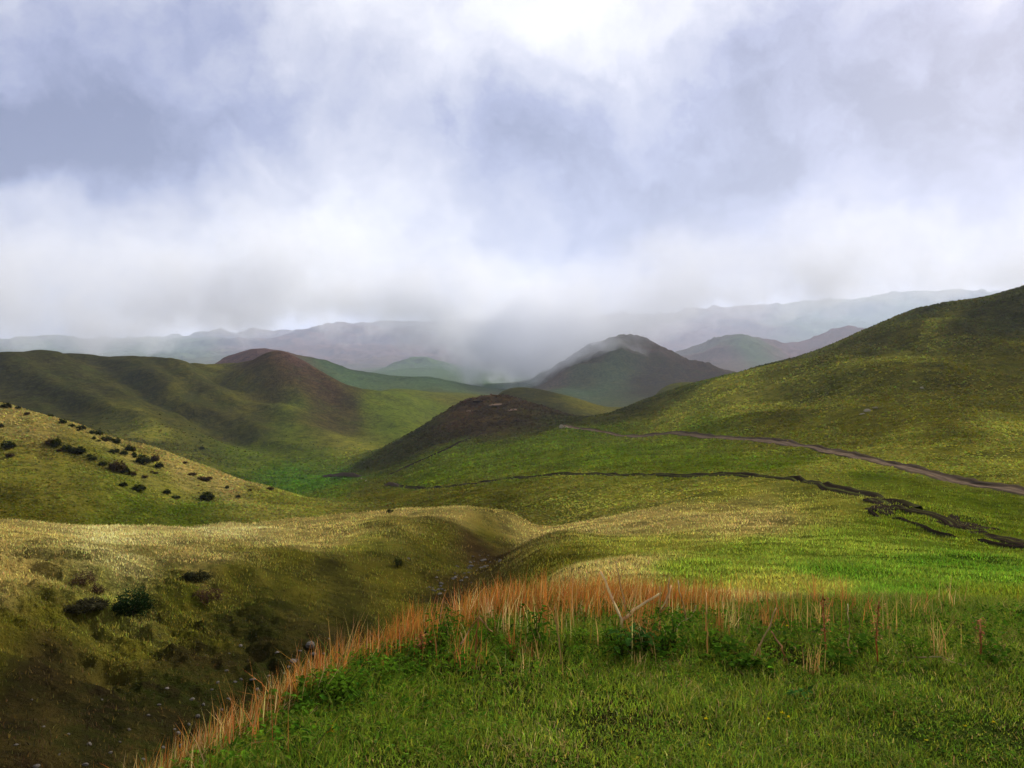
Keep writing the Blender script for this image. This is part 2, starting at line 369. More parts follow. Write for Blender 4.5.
def terrain_material():
    m, t = new_mat('turf')
    geo = t.add('ShaderNodeNewGeometry').outputs['Position']
    base = t.add('ShaderNodeAttribute', attribute_name='cover').outputs['Color']
    n1 = t.add('ShaderNodeTexNoise', {'Vector': geo, 'Scale': 0.05, 'Detail': 12.0, 'Roughness': 0.72}).outputs['Fac']
    n2 = t.add('ShaderNodeTexNoise', {'Vector': geo, 'Scale': 0.9, 'Detail': 8.0, 'Roughness': 0.7}).outputs['Fac']
    n3 = t.add('ShaderNodeTexNoise', {'Vector': geo, 'Scale': 0.012, 'Detail': 10.0, 'Roughness': 0.68}).outputs['Fac']
    n4 = t.add('ShaderNodeTexNoise', {'Vector': geo, 'Scale': 0.22, 'Detail': 8.0, 'Roughness': 0.75}).outputs['Fac']
    v1 = t.remap(n1, 0.36, 0.64); v2 = t.remap(n2, 0.39, 0.61); v3 = t.remap(n3, 0.38, 0.64); v4 = t.remap(n4, 0.40, 0.60)
    dry = t.mixc(0.5, t.mixc(1.0, base, (2.3, 2.0, 1.7), 'MULTIPLY'), (0.07, 0.058, 0.014)); grn = t.mixc(0.55, base, (0.032, 0.056, 0.006)); brn = t.mixc(0.65, base, (0.022, 0.017, 0.008))
    c = t.mixc(t.remap(v1, 0.5, 1.0, 0, 0.75), base, dry)
    c = t.mixc(t.remap(v1, 0.5, 0.0, 0, 0.85), c, grn)
    c = t.mixc(t.remap(v3, 0.55, 0.9, 0, 0.55), c, brn)
    c = t.mixc(t.remap(v2, 0.45, 0.0, 0, 0.85), c, brn)
    c = t.mixc(t.remap(v2, 0.55, 1.0, 0, 0.6), c, dry)
    c = t.mixc(t.remap(v4, 0.5, 0.0, 0, 0.7), c, brn)
    c = t.mixc(t.remap(v4, 0.55, 1.0, 0, 0.55), c, dry)
    n5 = t.add('ShaderNodeTexNoise', {'Vector': geo, 'Scale': 0.33, 'Detail': 5.0, 'Roughness': 0.6}).outputs['Fac']
    c = t.mixc(t.math('MULTIPLY', t.remap(n5, 0.57, 0.66, 0, 0.45), t.remap(n3, 0.44, 0.56)), c, brn)
    b1 = t.add('ShaderNodeBump', {'Strength': 0.7, 'Distance': 1.0, 'Height': t.math('MULTIPLY', n1, 2.2)}).outputs[0]
    b2 = t.add('ShaderNodeBump', {'Strength': 1.0, 'Distance': 0.6, 'Height': n2, 'Normal': t.add('ShaderNodeBump', {'Strength': 0.9, 'Distance': 1.6, 'Height': n4, 'Normal': b1}).outputs[0]}).outputs[0]
    p = t.add('ShaderNodeBsdfPrincipled', {'Base Color': c, 'Roughness': 1.0, 'Specular IOR Level': 0.0, 'Normal': b2})
    t.add('ShaderNodeOutputMaterial', {'Surface': p.outputs[0]})
    return m


def blade_material(name, trans=0.4, spec=0.05):
    m, t = new_mat(name)
    base = t.add('ShaderNodeAttribute', attribute_name='cover').outputs['Color']
    p = t.add('ShaderNodeBsdfPrincipled', {'Base Color': base, 'Roughness': 0.8, 'Specular IOR Level': spec})
    tr = t.add('ShaderNodeBsdfTranslucent', {'Color': base})
    mx = t.add('ShaderNodeMixShader', {0: trans, 1: p.outputs[0], 2: tr.outputs[0]})
    t.add('ShaderNodeOutputMaterial', {'Surface': mx.outputs[0]})
    return m


def noise_material(name, c1, c2, scale, rough=0.9, trans=0.0, bump=0.0, rnd=0.0):
    m, t = new_mat(name)
    co = t.add('ShaderNodeTexCoord').outputs['Object']
    n = t.add('ShaderNodeTexNoise', {'Vector': co, 'Scale': scale, 'Detail': 8.0, 'Roughness': 0.65}).outputs['Fac']
    c = t.mixc(t.remap(n, 0.3, 0.7), c1, c2)
    if rnd:
        r = t.add('ShaderNodeObjectInfo').outputs['Random']
        hs = t.add('ShaderNodeHueSaturation', {'Value': t.remap(r, 0, 1, 1 - rnd, 1 + rnd), 'Color': c}); c = hs.outputs[0]
    ins = {'Base Color': c, 'Roughness': rough, 'Specular IOR Level': 0.0}
    if bump: ins['Normal'] = t.add('ShaderNodeBump', {'Strength': bump, 'Distance': 0.05, 'Height': n}).outputs[0]
    p = t.add('ShaderNodeBsdfPrincipled', ins); sh = p.outputs[0]
    if trans:
        tr = t.add('ShaderNodeBsdfTranslucent', {'Color': c})
        sh = t.add('ShaderNodeMixShader', {0: trans, 1: sh, 2: tr.outputs[0]}).outputs[0]
    t.add('ShaderNodeOutputMaterial', {'Surface': sh})
    return m


M_TURF = terrain_material()
M_BLADE = blade_material('grass_blade', 0.5)
M_DRY = blade_material('dry_stem', 0.3)
M_STALK = blade_material('dry_stalk', 0.5, 0.0)
M_LEAF = blade_material('weed_leaf', 0.4, 0.0)
M_BUSH = blade_material('bush_leaf', 0.2, 0.0)
M_STONE = noise_material('stone', (0.06, 0.053, 0.045), (0.19, 0.172, 0.15), 9.0, 0.85, bump=0.6, rnd=0.35)
M_ROCK = noise_material('lichen_rock', (0.17, 0.145, 0.10), (0.34, 0.30, 0.21), 1.2, 0.9, bump=0.8)
M_LEDGE = noise_material('brown_ledge', (0.10, 0.065, 0.045), (0.20, 0.14, 0.10), 1.2, 0.95, bump=0.8)
M_WOOD = noise_material('woody_stem', (0.05, 0.035, 0.022), (0.09, 0.065, 0.04), 30.0, 0.9)


# ------------------------------------------------------------------ mesh helper
def mesh_obj(name, V, faces, mat, colors=None, smooth=False, link=True):
    """faces: list of (M,k) int arrays"""
    me = bpy.data.meshes.new(name)
    V = np.ascontiguousarray(V, dtype=np.float32)
    faces = [f for f in (faces if isinstance(faces, list) else [faces]) if len(f)]
    me.vertices.add(len(V)); me.vertices.foreach_set('co', V.ravel())
    loops = np.concatenate([f.ravel() for f in faces]).astype(np.int32)
    sizes = np.concatenate([np.full(len(f), f.shape[1]) for f in faces]).astype(np.int32)
    me.loops.add(len(loops)); me.loops.foreach_set('vertex_index', loops)
    me.polygons.add(len(sizes))
    me.polygons.foreach_set('loop_start', np.concatenate([[0], np.cumsum(sizes)[:-1]]).astype(np.int32))
    me.update(calc_edges=True)
    me.polygons.foreach_set('use_smooth', np.full(len(sizes), bool(smooth)))
    if colors is not None:
        at = me.color_attributes.new('cover', 'FLOAT_COLOR', 'POINT')
        cc = np.ones((len(V), 4), np.float32); cc[:, :3] = colors
        at.data.foreach_set('color', cc.ravel())
    me.materials.append(mat)
    o = bpy.data.objects.new(name, me)
    if link: COL.objects.link(o)
    return o


# ------------------------------------------------------------------ the land, cut into ground, hills and mountains
def build_land():
    R, Cn = GP.shape
    fp = (GP[:-1, :-1] + GP[1:, 1:]) / 2; fy = np.sqrt(GY[:-1, :-1] * GY[1:, 1:])
    lab = np.zeros(fp.shape, int)
    below = lambda x, pts: np.interp(x, [p[0] for p in pts], [p[1] for p in pts])
    lab[(fp < 330) & (fy > 100) & (fy < 235) & (fy > below(fp, [(-900, 80), (0, 96), (220, 116), (330, 190)]))] = 1
    lab[(fp < 470) & (fy > below(fp, [(-900, 380), (0, 420), (220, 475), (330, 560), (400, 620), (470, 760)])) & (fy < 1000)] = 2
    lab[(fp > 350) & (fp < 625) & (fy > below(fp, [(350, 334), (440, 330), (560, 322), (625, 390)])) & (fy < below(fp, [(350, 380), (450, 470), (560, 490), (625, 420)]))] = 3
    lab[(fp > 575) & (fy > below(fp, [(575, 400), (640, 262), (700, 212), (760, 180), (850, 135), (950, 100), (1024, 83), (1400, 70), (2000, 60)])) & (fy < 600) & (fy < below(fp, [(575, 405), (640, 450), (700, 600), (2000, 600)]))] = 4
    lab[(fp > 110) & (fp < 425) & (fy > 1110) & (fy < 1700)] = 5
    lab[(fp > 535) & (fp < 800) & (fy > 1210) & (fy < 2050)] = 6
    lab[fy > 2350] = 7
    names = [('ground', 'grassy meadows, gully and valley floor'), ('hill', 'near left slope of dry yellow grass dotted with dark bushes'),
             ('hill', 'long dark green ridge with brown knob across the valley on the left'), ('hill', 'small brown rocky knoll in the middle of the valley'),
             ('hill', 'big green hillside rising to the right above the dirt road'), ('hill', 'far purple peak behind the left ridge'),
             ('hill', 'rounded purple hill with its top in the cloud'), ('mountain', 'far hazy mountains under the cloud')]
    idx = np.arange(R * Cn).reshape(R, Cn)
    quads = np.stack([idx[:-1, :-1], idx[:-1, 1:], idx[1:, 1:], idx[1:, :-1]], -1)
    V = np.stack([GX, GY, GZ], -1).reshape(-1, 3)
    # shared normals so the pieces meet without a seam
    P3 = V.reshape(R, Cn, 3)
    du = np.gradient(P3, axis=1); dv = np.gradient(P3, axis=0)
    N = np.cross(du, dv); N /= np.linalg.norm(N, axis=-1, keepdims=True) + 1e-12
    N = N.reshape(-1, 3); Cc = GC.reshape(-1, 3)
    for k, (nm, lb) in enumerate(names):
        q = quads[lab == k]
        used, inv = np.unique(q.ravel(), return_inverse=True)
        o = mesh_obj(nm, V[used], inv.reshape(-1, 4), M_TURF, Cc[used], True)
        o.data.normals_split_custom_set_from_vertices(N[used].astype(np.float32))
        tag(o, lb, None, None, 'structure')


build_land()


# ------------------------------------------------------------------ dirt roads
def resample(pts, step):
    pts = np.array(pts, float); out = [pts[0]]
    d = np.r_[0, np.cumsum(np.linalg.norm(np.diff(pts, axis=0), axis=1))]
    # Catmull-Rom through the points
    n = max(2, int(d[-1] / step))
    s = np.linspace(0, d[-1], n)
    res = []
    for q in s:
        i = min(max(np.searchsorted(d, q) - 1, 0), len(pts) - 2)
        t = (q - d[i]) / (d[i + 1] - d[i] + 1e-9)
        p0 = pts[max(i - 1, 0)]; p1 = pts[i]; p2 = pts[i + 1]; p3 = pts[min(i + 2, len(pts) - 1)]
        res.append(0.5 * ((2 * p1) + (-p0 + p2) * t + (2 * p0 - 5 * p1 + 4 * p2 - p3) * t * t + (-p0 + 3 * p1 - 3 * p2 + p3) * t ** 3))
    return np.array(res)


def road_material(name, pale, dark):
    m, t = new_mat(name)
    geo = t.add('ShaderNodeNewGeometry').outputs['Position']
    n = t.add('ShaderNodeTexNoise', {'Vector': geo, 'Scale': 0.7, 'Detail': 8.0, 'Roughness': 0.7}).outputs['Fac']
    base = t.add('ShaderNodeAttribute', attribute_name='cover').outputs['Color']
    c = t.mixc(t.remap(n, 0.35, 0.65, 0, 0.6), base, dark)
    b = t.add('ShaderNodeBump', {'Strength': 0.8, 'Distance': 0.2, 'Height': n}).outputs[0]
    p = t.add('ShaderNodeBsdfPrincipled', {'Base Color': c, 'Roughness': 1.0, 'Specular IOR Level': 0.0, 'Normal': b})
    t.add('ShaderNodeOutputMaterial', {'Surface': p.outputs[0]})
    return m


ROADS = []
M_ROAD = road_material('packed_earth', None, (0.07, 0.052, 0.042))
M_MUD = road_material('wet_mud', None, (0.016, 0.012, 0.009))


def road(name, label, pix, width, prof, mat, bank=0.5, seed=0, step=1.5):
    """a strip of bare earth laid on the land, with ruts and a low cut bank on its uphill side; pix are survey bearings"""
    pts = [hit(px, py, 20) for px, py in pix]
    c = resample([(p.x, p.y) for p in pts], step)
    ROADS.append((c, width))
    tn = np.gradient(c, axis=0); tn /= np.linalg.norm(tn, axis=1)[:, None] + 1e-9
    nr = np.stack([-tn[:, 1], tn[:, 0]], 1)
    # +: left of the way walked, which is the uphill side
    s = np.cumsum(np.r_[0, np.linalg.norm(np.diff(c, axis=0), axis=1)])
    wv = width * (0.85 + 0.5 * fbm(s / 6, s * 0 + seed, 3, seed))
    if isinstance(prof, str): pass
    cols_lat = np.array([-0.62, -0.5, -0.3, -0.12, 0.0, 0.12, 0.3, 0.5, 0.62, 0.95, 1.3])
    hgt = np.array([-0.06, 0.03, 0.02, 0.05, 0.08, 0.05, 0.02, 0.05, bank * 0.75, bank, -0.10])
    tint = prof
    V = []; K = []
    for j, (lt, h) in enumerate(zip(cols_lat, hgt)):
        jit = 0.16 * fbm(s / 2.2, s * 0 + j * 3.7, 3, seed + 3) if abs(lt) > 0.4 else 0
        p = c + nr * ((lt + jit) * wv)[:, None]
        hh = h * (1 + 0.7 * fbm(s / 5, s * 0 + 9, 3, seed + 5)) if j > 7 else h
        z = ground_z(p[:, 0], p[:, 1]) + hh + (0.10 if 0 < j < 8 else 0.0)
        if mat is M_MUD: z = z - 0.22 * sstep(0.22, 0.45, fbm(p[:, 0] / 2.4, p[:, 1] / 2.4, 3, seed + 12))
        V.append(np.c_[p, z]); K.append(np.tile(tint[j], (len(s), 1)) * (1 + 0.25 * fbm(s / 3, s * 0 + j, 3, seed + 8))[:, None])
    n = len(s); m = len(cols_lat)
    V = np.stack(V, 1).reshape(-1, 3); K = np.stack(K, 1).reshape(-1, 3)
    ix = np.arange(n * m).reshape(n, m)
    q = np.stack([ix[:-1, :-1], ix[:-1, 1:], ix[1:, 1:], ix[1:, :-1]], -1).reshape(-1, 4)
    o = mesh_obj(name, V, q, mat, K, True)
    return tag(o, label, None, None, 'structure')


pale, mid_, grs, dk = (0.155, 0.112, 0.072), (0.085, 0.060, 0.036), (0.075, 0.085, 0.02), (0.035, 0.026, 0.017)
road('dirt_road', 'pale dirt road cut across the right hillside', [(560, 426), (578, 429), (600, 432), (640, 437), (700, 437), (760, 441), (800, 447), (830, 453), (860, 459), (900, 467), (940, 478), (980, 487), (1024, 494), (1100, 503), (1250, 512)],
     1.7, [grs, mid_, pale, pale, mid_, pale, pale, mid_, dk, (0.06, 0.05, 0.02), grs], M_ROAD, 0.32, 3)
mud, mud2 = (0.017, 0.012, 0.008), (0.042, 0.029, 0.020)
road('dirt_track', 'dark muddy track crossing the middle slope', [(388, 484), (410, 488), (440, 488), (480, 483), (540, 477), (600, 475), (660, 475), (720, 475), (770, 478), (800, 482), (825, 488), (860, 496), (885, 503), (905, 510)],
     1.1, [grs, mud2, mud, grs, grs, mud, mud, mud, mud, (0.05, 0.05, 0.018), grs], M_MUD, 0.25, 13)
road('dirt_track', 'churned dark mud track below the dirt road on the right', [(868, 500), (885, 506), (905, 511), (925, 515), (945, 522), (962, 530), (985, 537), (1010, 543), (1040, 548), (1120, 556)],
     0.6, [grs, mud, mud2, mud, grs, grs, mud2, mud, mud, (0.05, 0.05, 0.018), grs], M_MUD, 0.15, 23, 0.6)
road('dirt_track', 'faint wheel rut at the lower edge of the mud on the right', [(870, 512), (880, 518), (905, 522), (930, 532), (950, 537), (980, 541), (1024, 549), (1080, 556)],
     0.35, [grs, mud, mud, mud2, mud, mud, mud, mud, mud, grs, grs], M_MUD, 0.1, 29, 0.6)
road('dirt_track', 'faint dark path climbing the foot of the knoll', [(392, 474), (410, 466), (430, 457), (450, 448), (470, 439), (484, 433)],
     1.3, [grs, mud2, mud, mud, mud2, mud, mud, mud, mud, grs, grs], M_MUD, 0.4, 33)


def mud_patch(pix, label, seed):
    """a churned hollow of wet earth, its outline ragged"""
    P0 = np.array([hit(px, py, 20)[:2] for px, py in pix])
    cen = P0.mean(0); n = 40
    ang0 = np.arctan2(P0[:, 1] - cen[1], P0[:, 0] - cen[0]); r0 = np.linalg.norm(P0 - cen, axis=1)
    o_ = np.argsort(ang0); ang0 = ang0[o_]; r0 = r0[o_]
    th = np.linspace(-math.pi, math.pi, n, endpoint=False)
    rr = np.interp(th, np.r_[ang0 - 2 * math.pi, ang0, ang0 + 2 * math.pi], np.r_[r0, r0, r0]) * (1 + 0.35 * fbm(np.cos(th) * 3 + seed, np.sin(th) * 3, 3, seed))
    V = []; K = []
    rings = (0.03, 0.35, 0.6, 0.8, 0.95, 1.06)
    for k, f in enumerate(rings):
        x = cen[0] + np.cos(th) * rr * f * 0.55; y = cen[1] + np.sin(th) * rr * f * 0.55
        z = ground_z(x, y) + (0.07 + 0.08 * fbm(x * 2, y * 2, 3, seed) if f < 1 else -0.05)
        V.append(np.c_[x, y, z]); K.append(np.tile(mud2 if k in (1, 3) else mud, (n, 1)))
    ix = np.arange(n * len(rings)).reshape(len(rings), n)
    q = np.stack([ix[:-1], np.roll(ix[:-1], -1, 1), np.roll(ix[1:], -1, 1), ix[1:]], -1).reshape(-1, 4)
    o = mesh_obj('mud_patch', np.concatenate(V), q, M_MUD, np.concatenate(K), True)
    return tag(o, label, None, None, 'structure')


mud_patch([(863, 506), (878, 503), (893, 505), (902, 513), (888, 518), (872, 513)], 'wet churned mud where the two tracks meet', 41)
mud_patch([(942, 514), (955, 513), (962, 521), (962, 532), (950, 528), (944, 521)], 'dark mud patch right of the track junction', 43)
mud_patch([(878, 594), (886, 591), (897, 593), (896, 597), (884, 598)], 'small bare earth scrape in the green meadow', 45)


# ------------------------------------------------------------------ grass
def blades(x, y, z, h, w, lean, ang, colr, tipmix=None, seg=3, curve=1.0, front=False):
    """one curved tapering blade per entry; returns verts, quads, colours"""
    n = len(x)
    d = np.stack([np.cos(ang), np.sin(ang)], 1)
    sa = ang + RNG.uniform(-0.9, 0.9, n) + math.pi / 2
    sd = np.stack([np.cos(sa), np.sin(sa)], 1)
    if front: sd = sd * np.where(sd[:, :1] < 0, -1.0, 1.0)
    V = np.empty((n, 2 * seg + 1, 3), np.float32); K = np.empty((n, 2 * seg + 1, 3), np.float32)
    for k in range(seg + 1):
        t = k / seg
        off = lean * h * t ** (1 + curve)
        zz = z - 0.01 * h + h * t * (1 - 0.25 * np.minimum(lean, 1.6) * t)
        bx = x + d[:, 0] * off; by = y + d[:, 1] * off
        ww = w * (1 - t ** 1.6) * 0.5
        cc = colr if tipmix is None else colr * (1 - t * t) + tipmix * t * t
        if k < seg:
            V[:, 2 * k] = np.stack([bx - sd[:, 0] * ww, by - sd[:, 1] * ww, zz], 1)
            V[:, 2 * k + 1] = np.stack([bx + sd[:, 0] * ww, by + sd[:, 1] * ww, zz], 1)
            K[:, 2 * k] = cc; K[:, 2 * k + 1] = cc
        else:
            V[:, 2 * k] = np.stack([bx, by, zz], 1); K[:, 2 * k] = cc
    b = (np.arange(n) * (2 * seg + 1))[:, None]
    quads = np.concatenate([b + np.array([2 * k, 2 * k + 1, 2 * k + 3, 2 * k + 2]) for k in range(seg - 1)]) if seg > 1 else np.zeros((0, 4), int)
    tris = b + np.array([2 * seg - 2, 2 * seg - 1, 2 * seg])
    return V.reshape(-1, 3), quads, tris, K.reshape(-1, 3)


class Bag:
    def __init__(s): s.V = []; s.Q = []; s.T = []; s.K = []; s.n = 0
    def add(s, V, Q, T, K):
        s.V.append(V); s.K.append(K); s.Q.append(Q + s.n); s.T.append(T + s.n); s.n += len(V)
    def build(s, name, mat, link=True, smooth=True, upward=0.0):
        o = mesh_obj(name, np.concatenate(s.V), [np.concatenate(s.Q), np.concatenate(s.T)], mat, np.concatenate(s.K), smooth, link)
        if upward:
            N = RNG.normal(0, 1 - upward, (s.n, 3)); N[:, 2] += 1.0; N[:, 1] -= 0.35
            N /= np.linalg.norm(N, axis=1)[:, None]
            o.data.normals_split_custom_set_from_vertices(N.astype(np.float32))
        return o


def scatter(n, px0, px1, y0, y1, power=0.0):
    """points over a fan of ground; power 0: even over bearing and log depth, 1: even over the ground"""
    px = RNG.uniform(px0, px1, n)
    if power == 0: y = np.exp(RNG.uniform(math.log(y0), math.log(y1), n))
    else:
        k = 2 * power; y = (y0 ** k + RNG.uniform(0, 1, n) * (y1 ** k - y0 ** k)) ** (1 / k)
    return (px - CX) / F * y, y, px


CREST = np.array([(-700, 1300), (-350, 1120), (-100, 940), (60, 845), (200, 764), (280, 716), (350, 672), (420, 638), (500, 614), (570, 605), (640, 603), (720, 603), (810, 604), (900, 606), (1024, 612), (1300, 630), (1750, 655)], float)
CREST_Z = np.array([-1.62, -1.66, -1.68, -1.7, -1.74, -1.77, -1.82, -1.87, -1.92, -1.94, -1.95, -1.95, -1.95, -1.96, -1.98, -2.0, -2.05])
CREST_Y = -CREST_Z * F / (CREST[:, 1] - HZ)


def crest_y(px): return np.interp(px, CREST[:, 0], CREST_Y)


def jitter_col(base, n, amt=0.3):
    return np.clip(np.asarray(base) * (1 + amt * RNG.normal(0, 1, (n, 1))) * (1 + 0.12 * RNG.normal(0, 1, (n, 3))), 0.004, 0.7)


def lawn():
    b = Bag()
    x, y, px = scatter(520000, -420, 1680, 2.0, 8.5, 0.55)
    k = (y < crest_y(px) + 0.3)
    x, y, px = x[k], y[k], px[k]
    cl = fbm(x * 2.3, y * 2.3, 4, 81); dry = fbm(x * 1.1 + 9, y * 1.1, 3, 82); big = fbm(x * 0.5, y * 0.5, 2, 83)
    keep = RNG.uniform(0, 1, len(x)) < 0.85 + 0.5 * cl
    x, y, px, cl, dry, big = x[keep], y[keep], px[keep], cl[keep], dry[keep], big[keep]
    n = len(x)
    pick = RNG.uniform(0, 1, n)
    col = np.where((pick < 0.55)[:, None], (0.085, 0.130, 0.009), np.where((pick < 0.8)[:, None], (0.135, 0.155, 0.014), (0.040, 0.075, 0.008)))
    col = np.where(((pick > 0.93) | ((dry > 0.25) & (pick > 0.75)))[:, None], (0.20, 0.15, 0.05), col)
    col = jitter_col(col, n, 0.25) * (1.75 + 0.7 * big)[:, None]
    h = (0.032 + 0.03 * RNG.random(n)) * (1 + 0.9 * cl) * np.where(y > crest_y(px) - 1.6, 1.5, 1.0)
    v = blades(x, y, ground_z(x, y), h, RNG.uniform(0.0025, 0.006, n), RNG.uniform(0.3, 1.4, n), RNG.uniform(0, 6.28, n), col, col * 1.15, 2, 1.0, True)
    b.add(*v)
    o = b.build('grass', M_BLADE, upward=0.0)
    tag(o, 'short green turf on the near mound', None, None, 'stuff')


def leaves(x, y, z, L, W, ang, tilt, col):
    """broad pointed leaf, folded along the midrib"""
    n = len(x)
    d = np.stack([np.cos(ang) * np.cos(tilt), np.sin(ang) * np.cos(tilt), np.sin(tilt)], 1)
    s = np.stack([-np.sin(ang), np.cos(ang), np.zeros(n)], 1)
    up = np.cross(d, s)
    o = np.stack([x, y, z], 1)
    V = np.empty((n, 7, 3)); L = L[:, None]; W = W[:, None]
    droop = np.array([0, 0, -1.0])
    V[:, 0] = o
    V[:, 1] = o + d * L * 0.35 + s * W * 0.5 + up * W * 0.18; V[:, 2] = o + d * L * 0.38; V[:, 3] = o + d * L * 0.35 - s * W * 0.5 + up * W * 0.18
    V[:, 4] = o + d * L * 0.72 + s * W * 0.34 + up * W * 0.1 + droop * L * 0.08; V[:, 5] = o + d * L * 0.72 - s * W * 0.34 + up * W * 0.1 + droop * L * 0.08
    V[:, 6] = o + d * L + droop * L * 0.2
    b = (np.arange(n) * 7)[:, None]
    q = np.concatenate([b + np.array([0, 2, 1, 1])[[0, 1, 2, 2]] for _ in range(0)]) if False else np.zeros((0, 4), int)
    t = np.concatenate([b + np.array(f) for f in ((0, 2, 1), (0, 3, 2), (1, 2, 4), (2, 6, 4), (2, 3, 5), (2, 5, 6))])
    return V.reshape(-1, 3), q, t, np.repeat(col, 7, 0)


def ground_cover():
    """leafy low weeds in the strip behind the lawn"""
    b = Bag()
    x, y, px = scatter(120000, 60, 1500, 3.2, 7.4, 0.8)
    cy = crest_y(px); back = cy - y
    band = np.exp(-((back - 0.75) / 0.75) ** 2) * np.interp(px, [600, 760, 900], [0.9, 0.6, 0.45])
    cl = fbm(x * 1.6, y * 1.6, 4, 91)
    k = (back > 0.05) & (RNG.random(len(x)) < band * (0.55 + 1.3 * cl))
    x, y, px = x[k], y[k], px[k]; n = len(x)
    hz = RNG.uniform(0.015, 0.09, n)
    pick = RNG.random(n)
    col = jitter_col(np.where((pick < 0.55)[:, None], (0.068, 0.145, 0.010), np.where((pick < 0.85)[:, None], (0.115, 0.200, 0.014), (0.040, 0.080, 0.010))), n, 0.25)
    b.add(*leaves(x, y, ground_z(x, y) + hz, RNG.uniform(0.02, 0.05, n), RNG.uniform(0.010, 0.025, n), RNG.uniform(0, 6.28, n), RNG.uniform(-0.3, 0.9, n), col))
    # low clover leaves in the lawn
    x, y, px = scatter(52000, -300, 1600, 2.1, 6.6, 0.6)
    k = (y < crest_y(px)) & (fbm(x * 3, y * 3, 3, 92) > 0.05)
    x, y = x[k], y[k]; n = len(x)
    col = jitter_col(np.where((RNG.random(n) < 0.5)[:, None], (0.075, 0.150, 0.012), (0.120, 0.180, 0.018)), n, 0.25)
    b.add(*leaves(x, y, ground_z(x, y) + RNG.uniform(0.02, 0.06, n), RNG.uniform(0.012, 0.028, n), RNG.uniform(0.008, 0.018, n), RNG.uniform(0, 6.28, n), RNG.uniform(-0.1, 0.7, n), col))
    o = b.build('ground_cover', M_LEAF)
    tag(o, 'low leafy weeds covering the back of the mound', None, None, 'stuff')


def dry_grass():
    b = Bag()
    # dense rusty fringe along the crest
    x, y, px = scatter(270000, -350, 1120, 2.2, 8.2, 0.8)
    cy = crest_y(px); back = cy - y
    dens = np.interp(px, [-350, 150, 260, 330, 420, 520, 680, 740, 800, 1000, 1120], [0.6, 0.8, 0.9, 1, 1, 1, 0.8, 0.05, 0.008, 0.002, 0.002])
    wid = np.interp(px, [-350, 250, 420, 600, 720, 800, 1120], [0.18, 0.24, 0.42, 0.62, 0.5, 0.5, 0.5])
    cl = fbm(x * 2.2, y * 2.2, 4, 101)
    k = (RNG.random(len(x)) < dens * np.exp(-((back - 0.05) / wid) ** 2) * np.clip(1.0 + 2.0 * cl, 0, 1.4))
    x, y, px, cl = x[k], y[k], px[k], cl[k]; n = len(x)
    pick = RNG.random(n); lf = sstep(420, 220, px) if False else 1 - sstep(200, 400, px)
    pale_ = pick < 0.08 + 0.34 * lf
    col = np.where(pale_[:, None], (0.55, 0.38, 0.14), np.where((pick < 0.70)[:, None], (0.42, 0.17, 0.032), (0.27, 0.085, 0.018)))
    col = np.where((pick > 0.86)[:, None], (0.11, 0.15, 0.018), col)
    col = jitter_col(col, n, 0.25)
    h = RNG.uniform(0.16, 0.36, n) * (1 + 0.5 * cl) * np.interp(px, [-350, 200, 350, 600, 720, 900], [0.42, 0.56, 0.82, 0.88, 0.72, 0.65]) * RNG.uniform(0.6, 1.15, n)
    b.add(*blades(x, y, ground_z(x, y), h, RNG.uniform(0.003, 0.007, n), RNG.gamma(1.6, 0.22, n), RNG.normal(0.3, 1.3, n), col, col * 1.1, 3))
    # loose rusty and straw clumps through the weeds
    cx, cyy, cpx = scatter(520, 180, 1150, 3.4, 7.6, 0.9)
    bk = crest_y(cpx) - cyy
    ok = (bk > -0.2) & (bk < np.interp(cpx, [400, 520], [0.7, 2.0])) & (RNG.random(520) < np.interp(cpx, [180, 420, 500, 760, 900, 1150], [0.15, 0.4, 0.8, 0.5, 0.22, 0.10]))
    for X, Yc, pxx in zip(cx[ok], cyy[ok], cpx[ok]):
        n = random.randint(5, 26); r = random.uniform(0.02, 0.10)
        xx = X + RNG.normal(0, r, n); yy = Yc + RNG.normal(0, r, n)
        base = random.choice([(0.46, 0.20, 0.045), (0.58, 0.42, 0.16), (0.42, 0.27, 0.08), (0.32, 0.12, 0.03)])
        col = jitter_col(np.tile(base, (n, 1)), n, 0.2)
        hh = random.uniform(0.12, 0.40)
        b.add(*blades(xx, yy, ground_z(xx, yy), RNG.uniform(0.6, 1.1, n) * hh, RNG.uniform(0.003, 0.007, n), RNG.uniform(0.02, 0.6, n), RNG.uniform(0, 6.28, n), col, col, 3))
    # upright green grass among them
    x, y, px = scatter(38000, 60, 1450, 3.0, 7.6, 0.8)
    bk = crest_y(px) - y
    k = (bk > -0.2) & (RNG.random(len(x)) < np.exp(-((bk - 0.7) / 0.8) ** 2)) & (fbm(x * 1.9 + 4, y * 1.9, 3, 103) > -0.1)
    x, y = x[k], y[k]; n = len(x)
    col = jitter_col(np.where((RNG.random(n) < 0.7)[:, None], (0.08, 0.15, 0.010), (0.19, 0.20, 0.03)), n, 0.25)
    b.add(*blades(x, y, ground_z(x, y), RNG.uniform(0.06, 0.16, n), RNG.uniform(0.003, 0.007, n), RNG.uniform(0.2, 1.1, n), RNG.uniform(0, 6.28, n), col, col * 1.1, 3))
    o = b.build('dry_grass', M_DRY)
    tag(o, 'rusty dry grass along the crest of the mound', None, None, 'stuff')


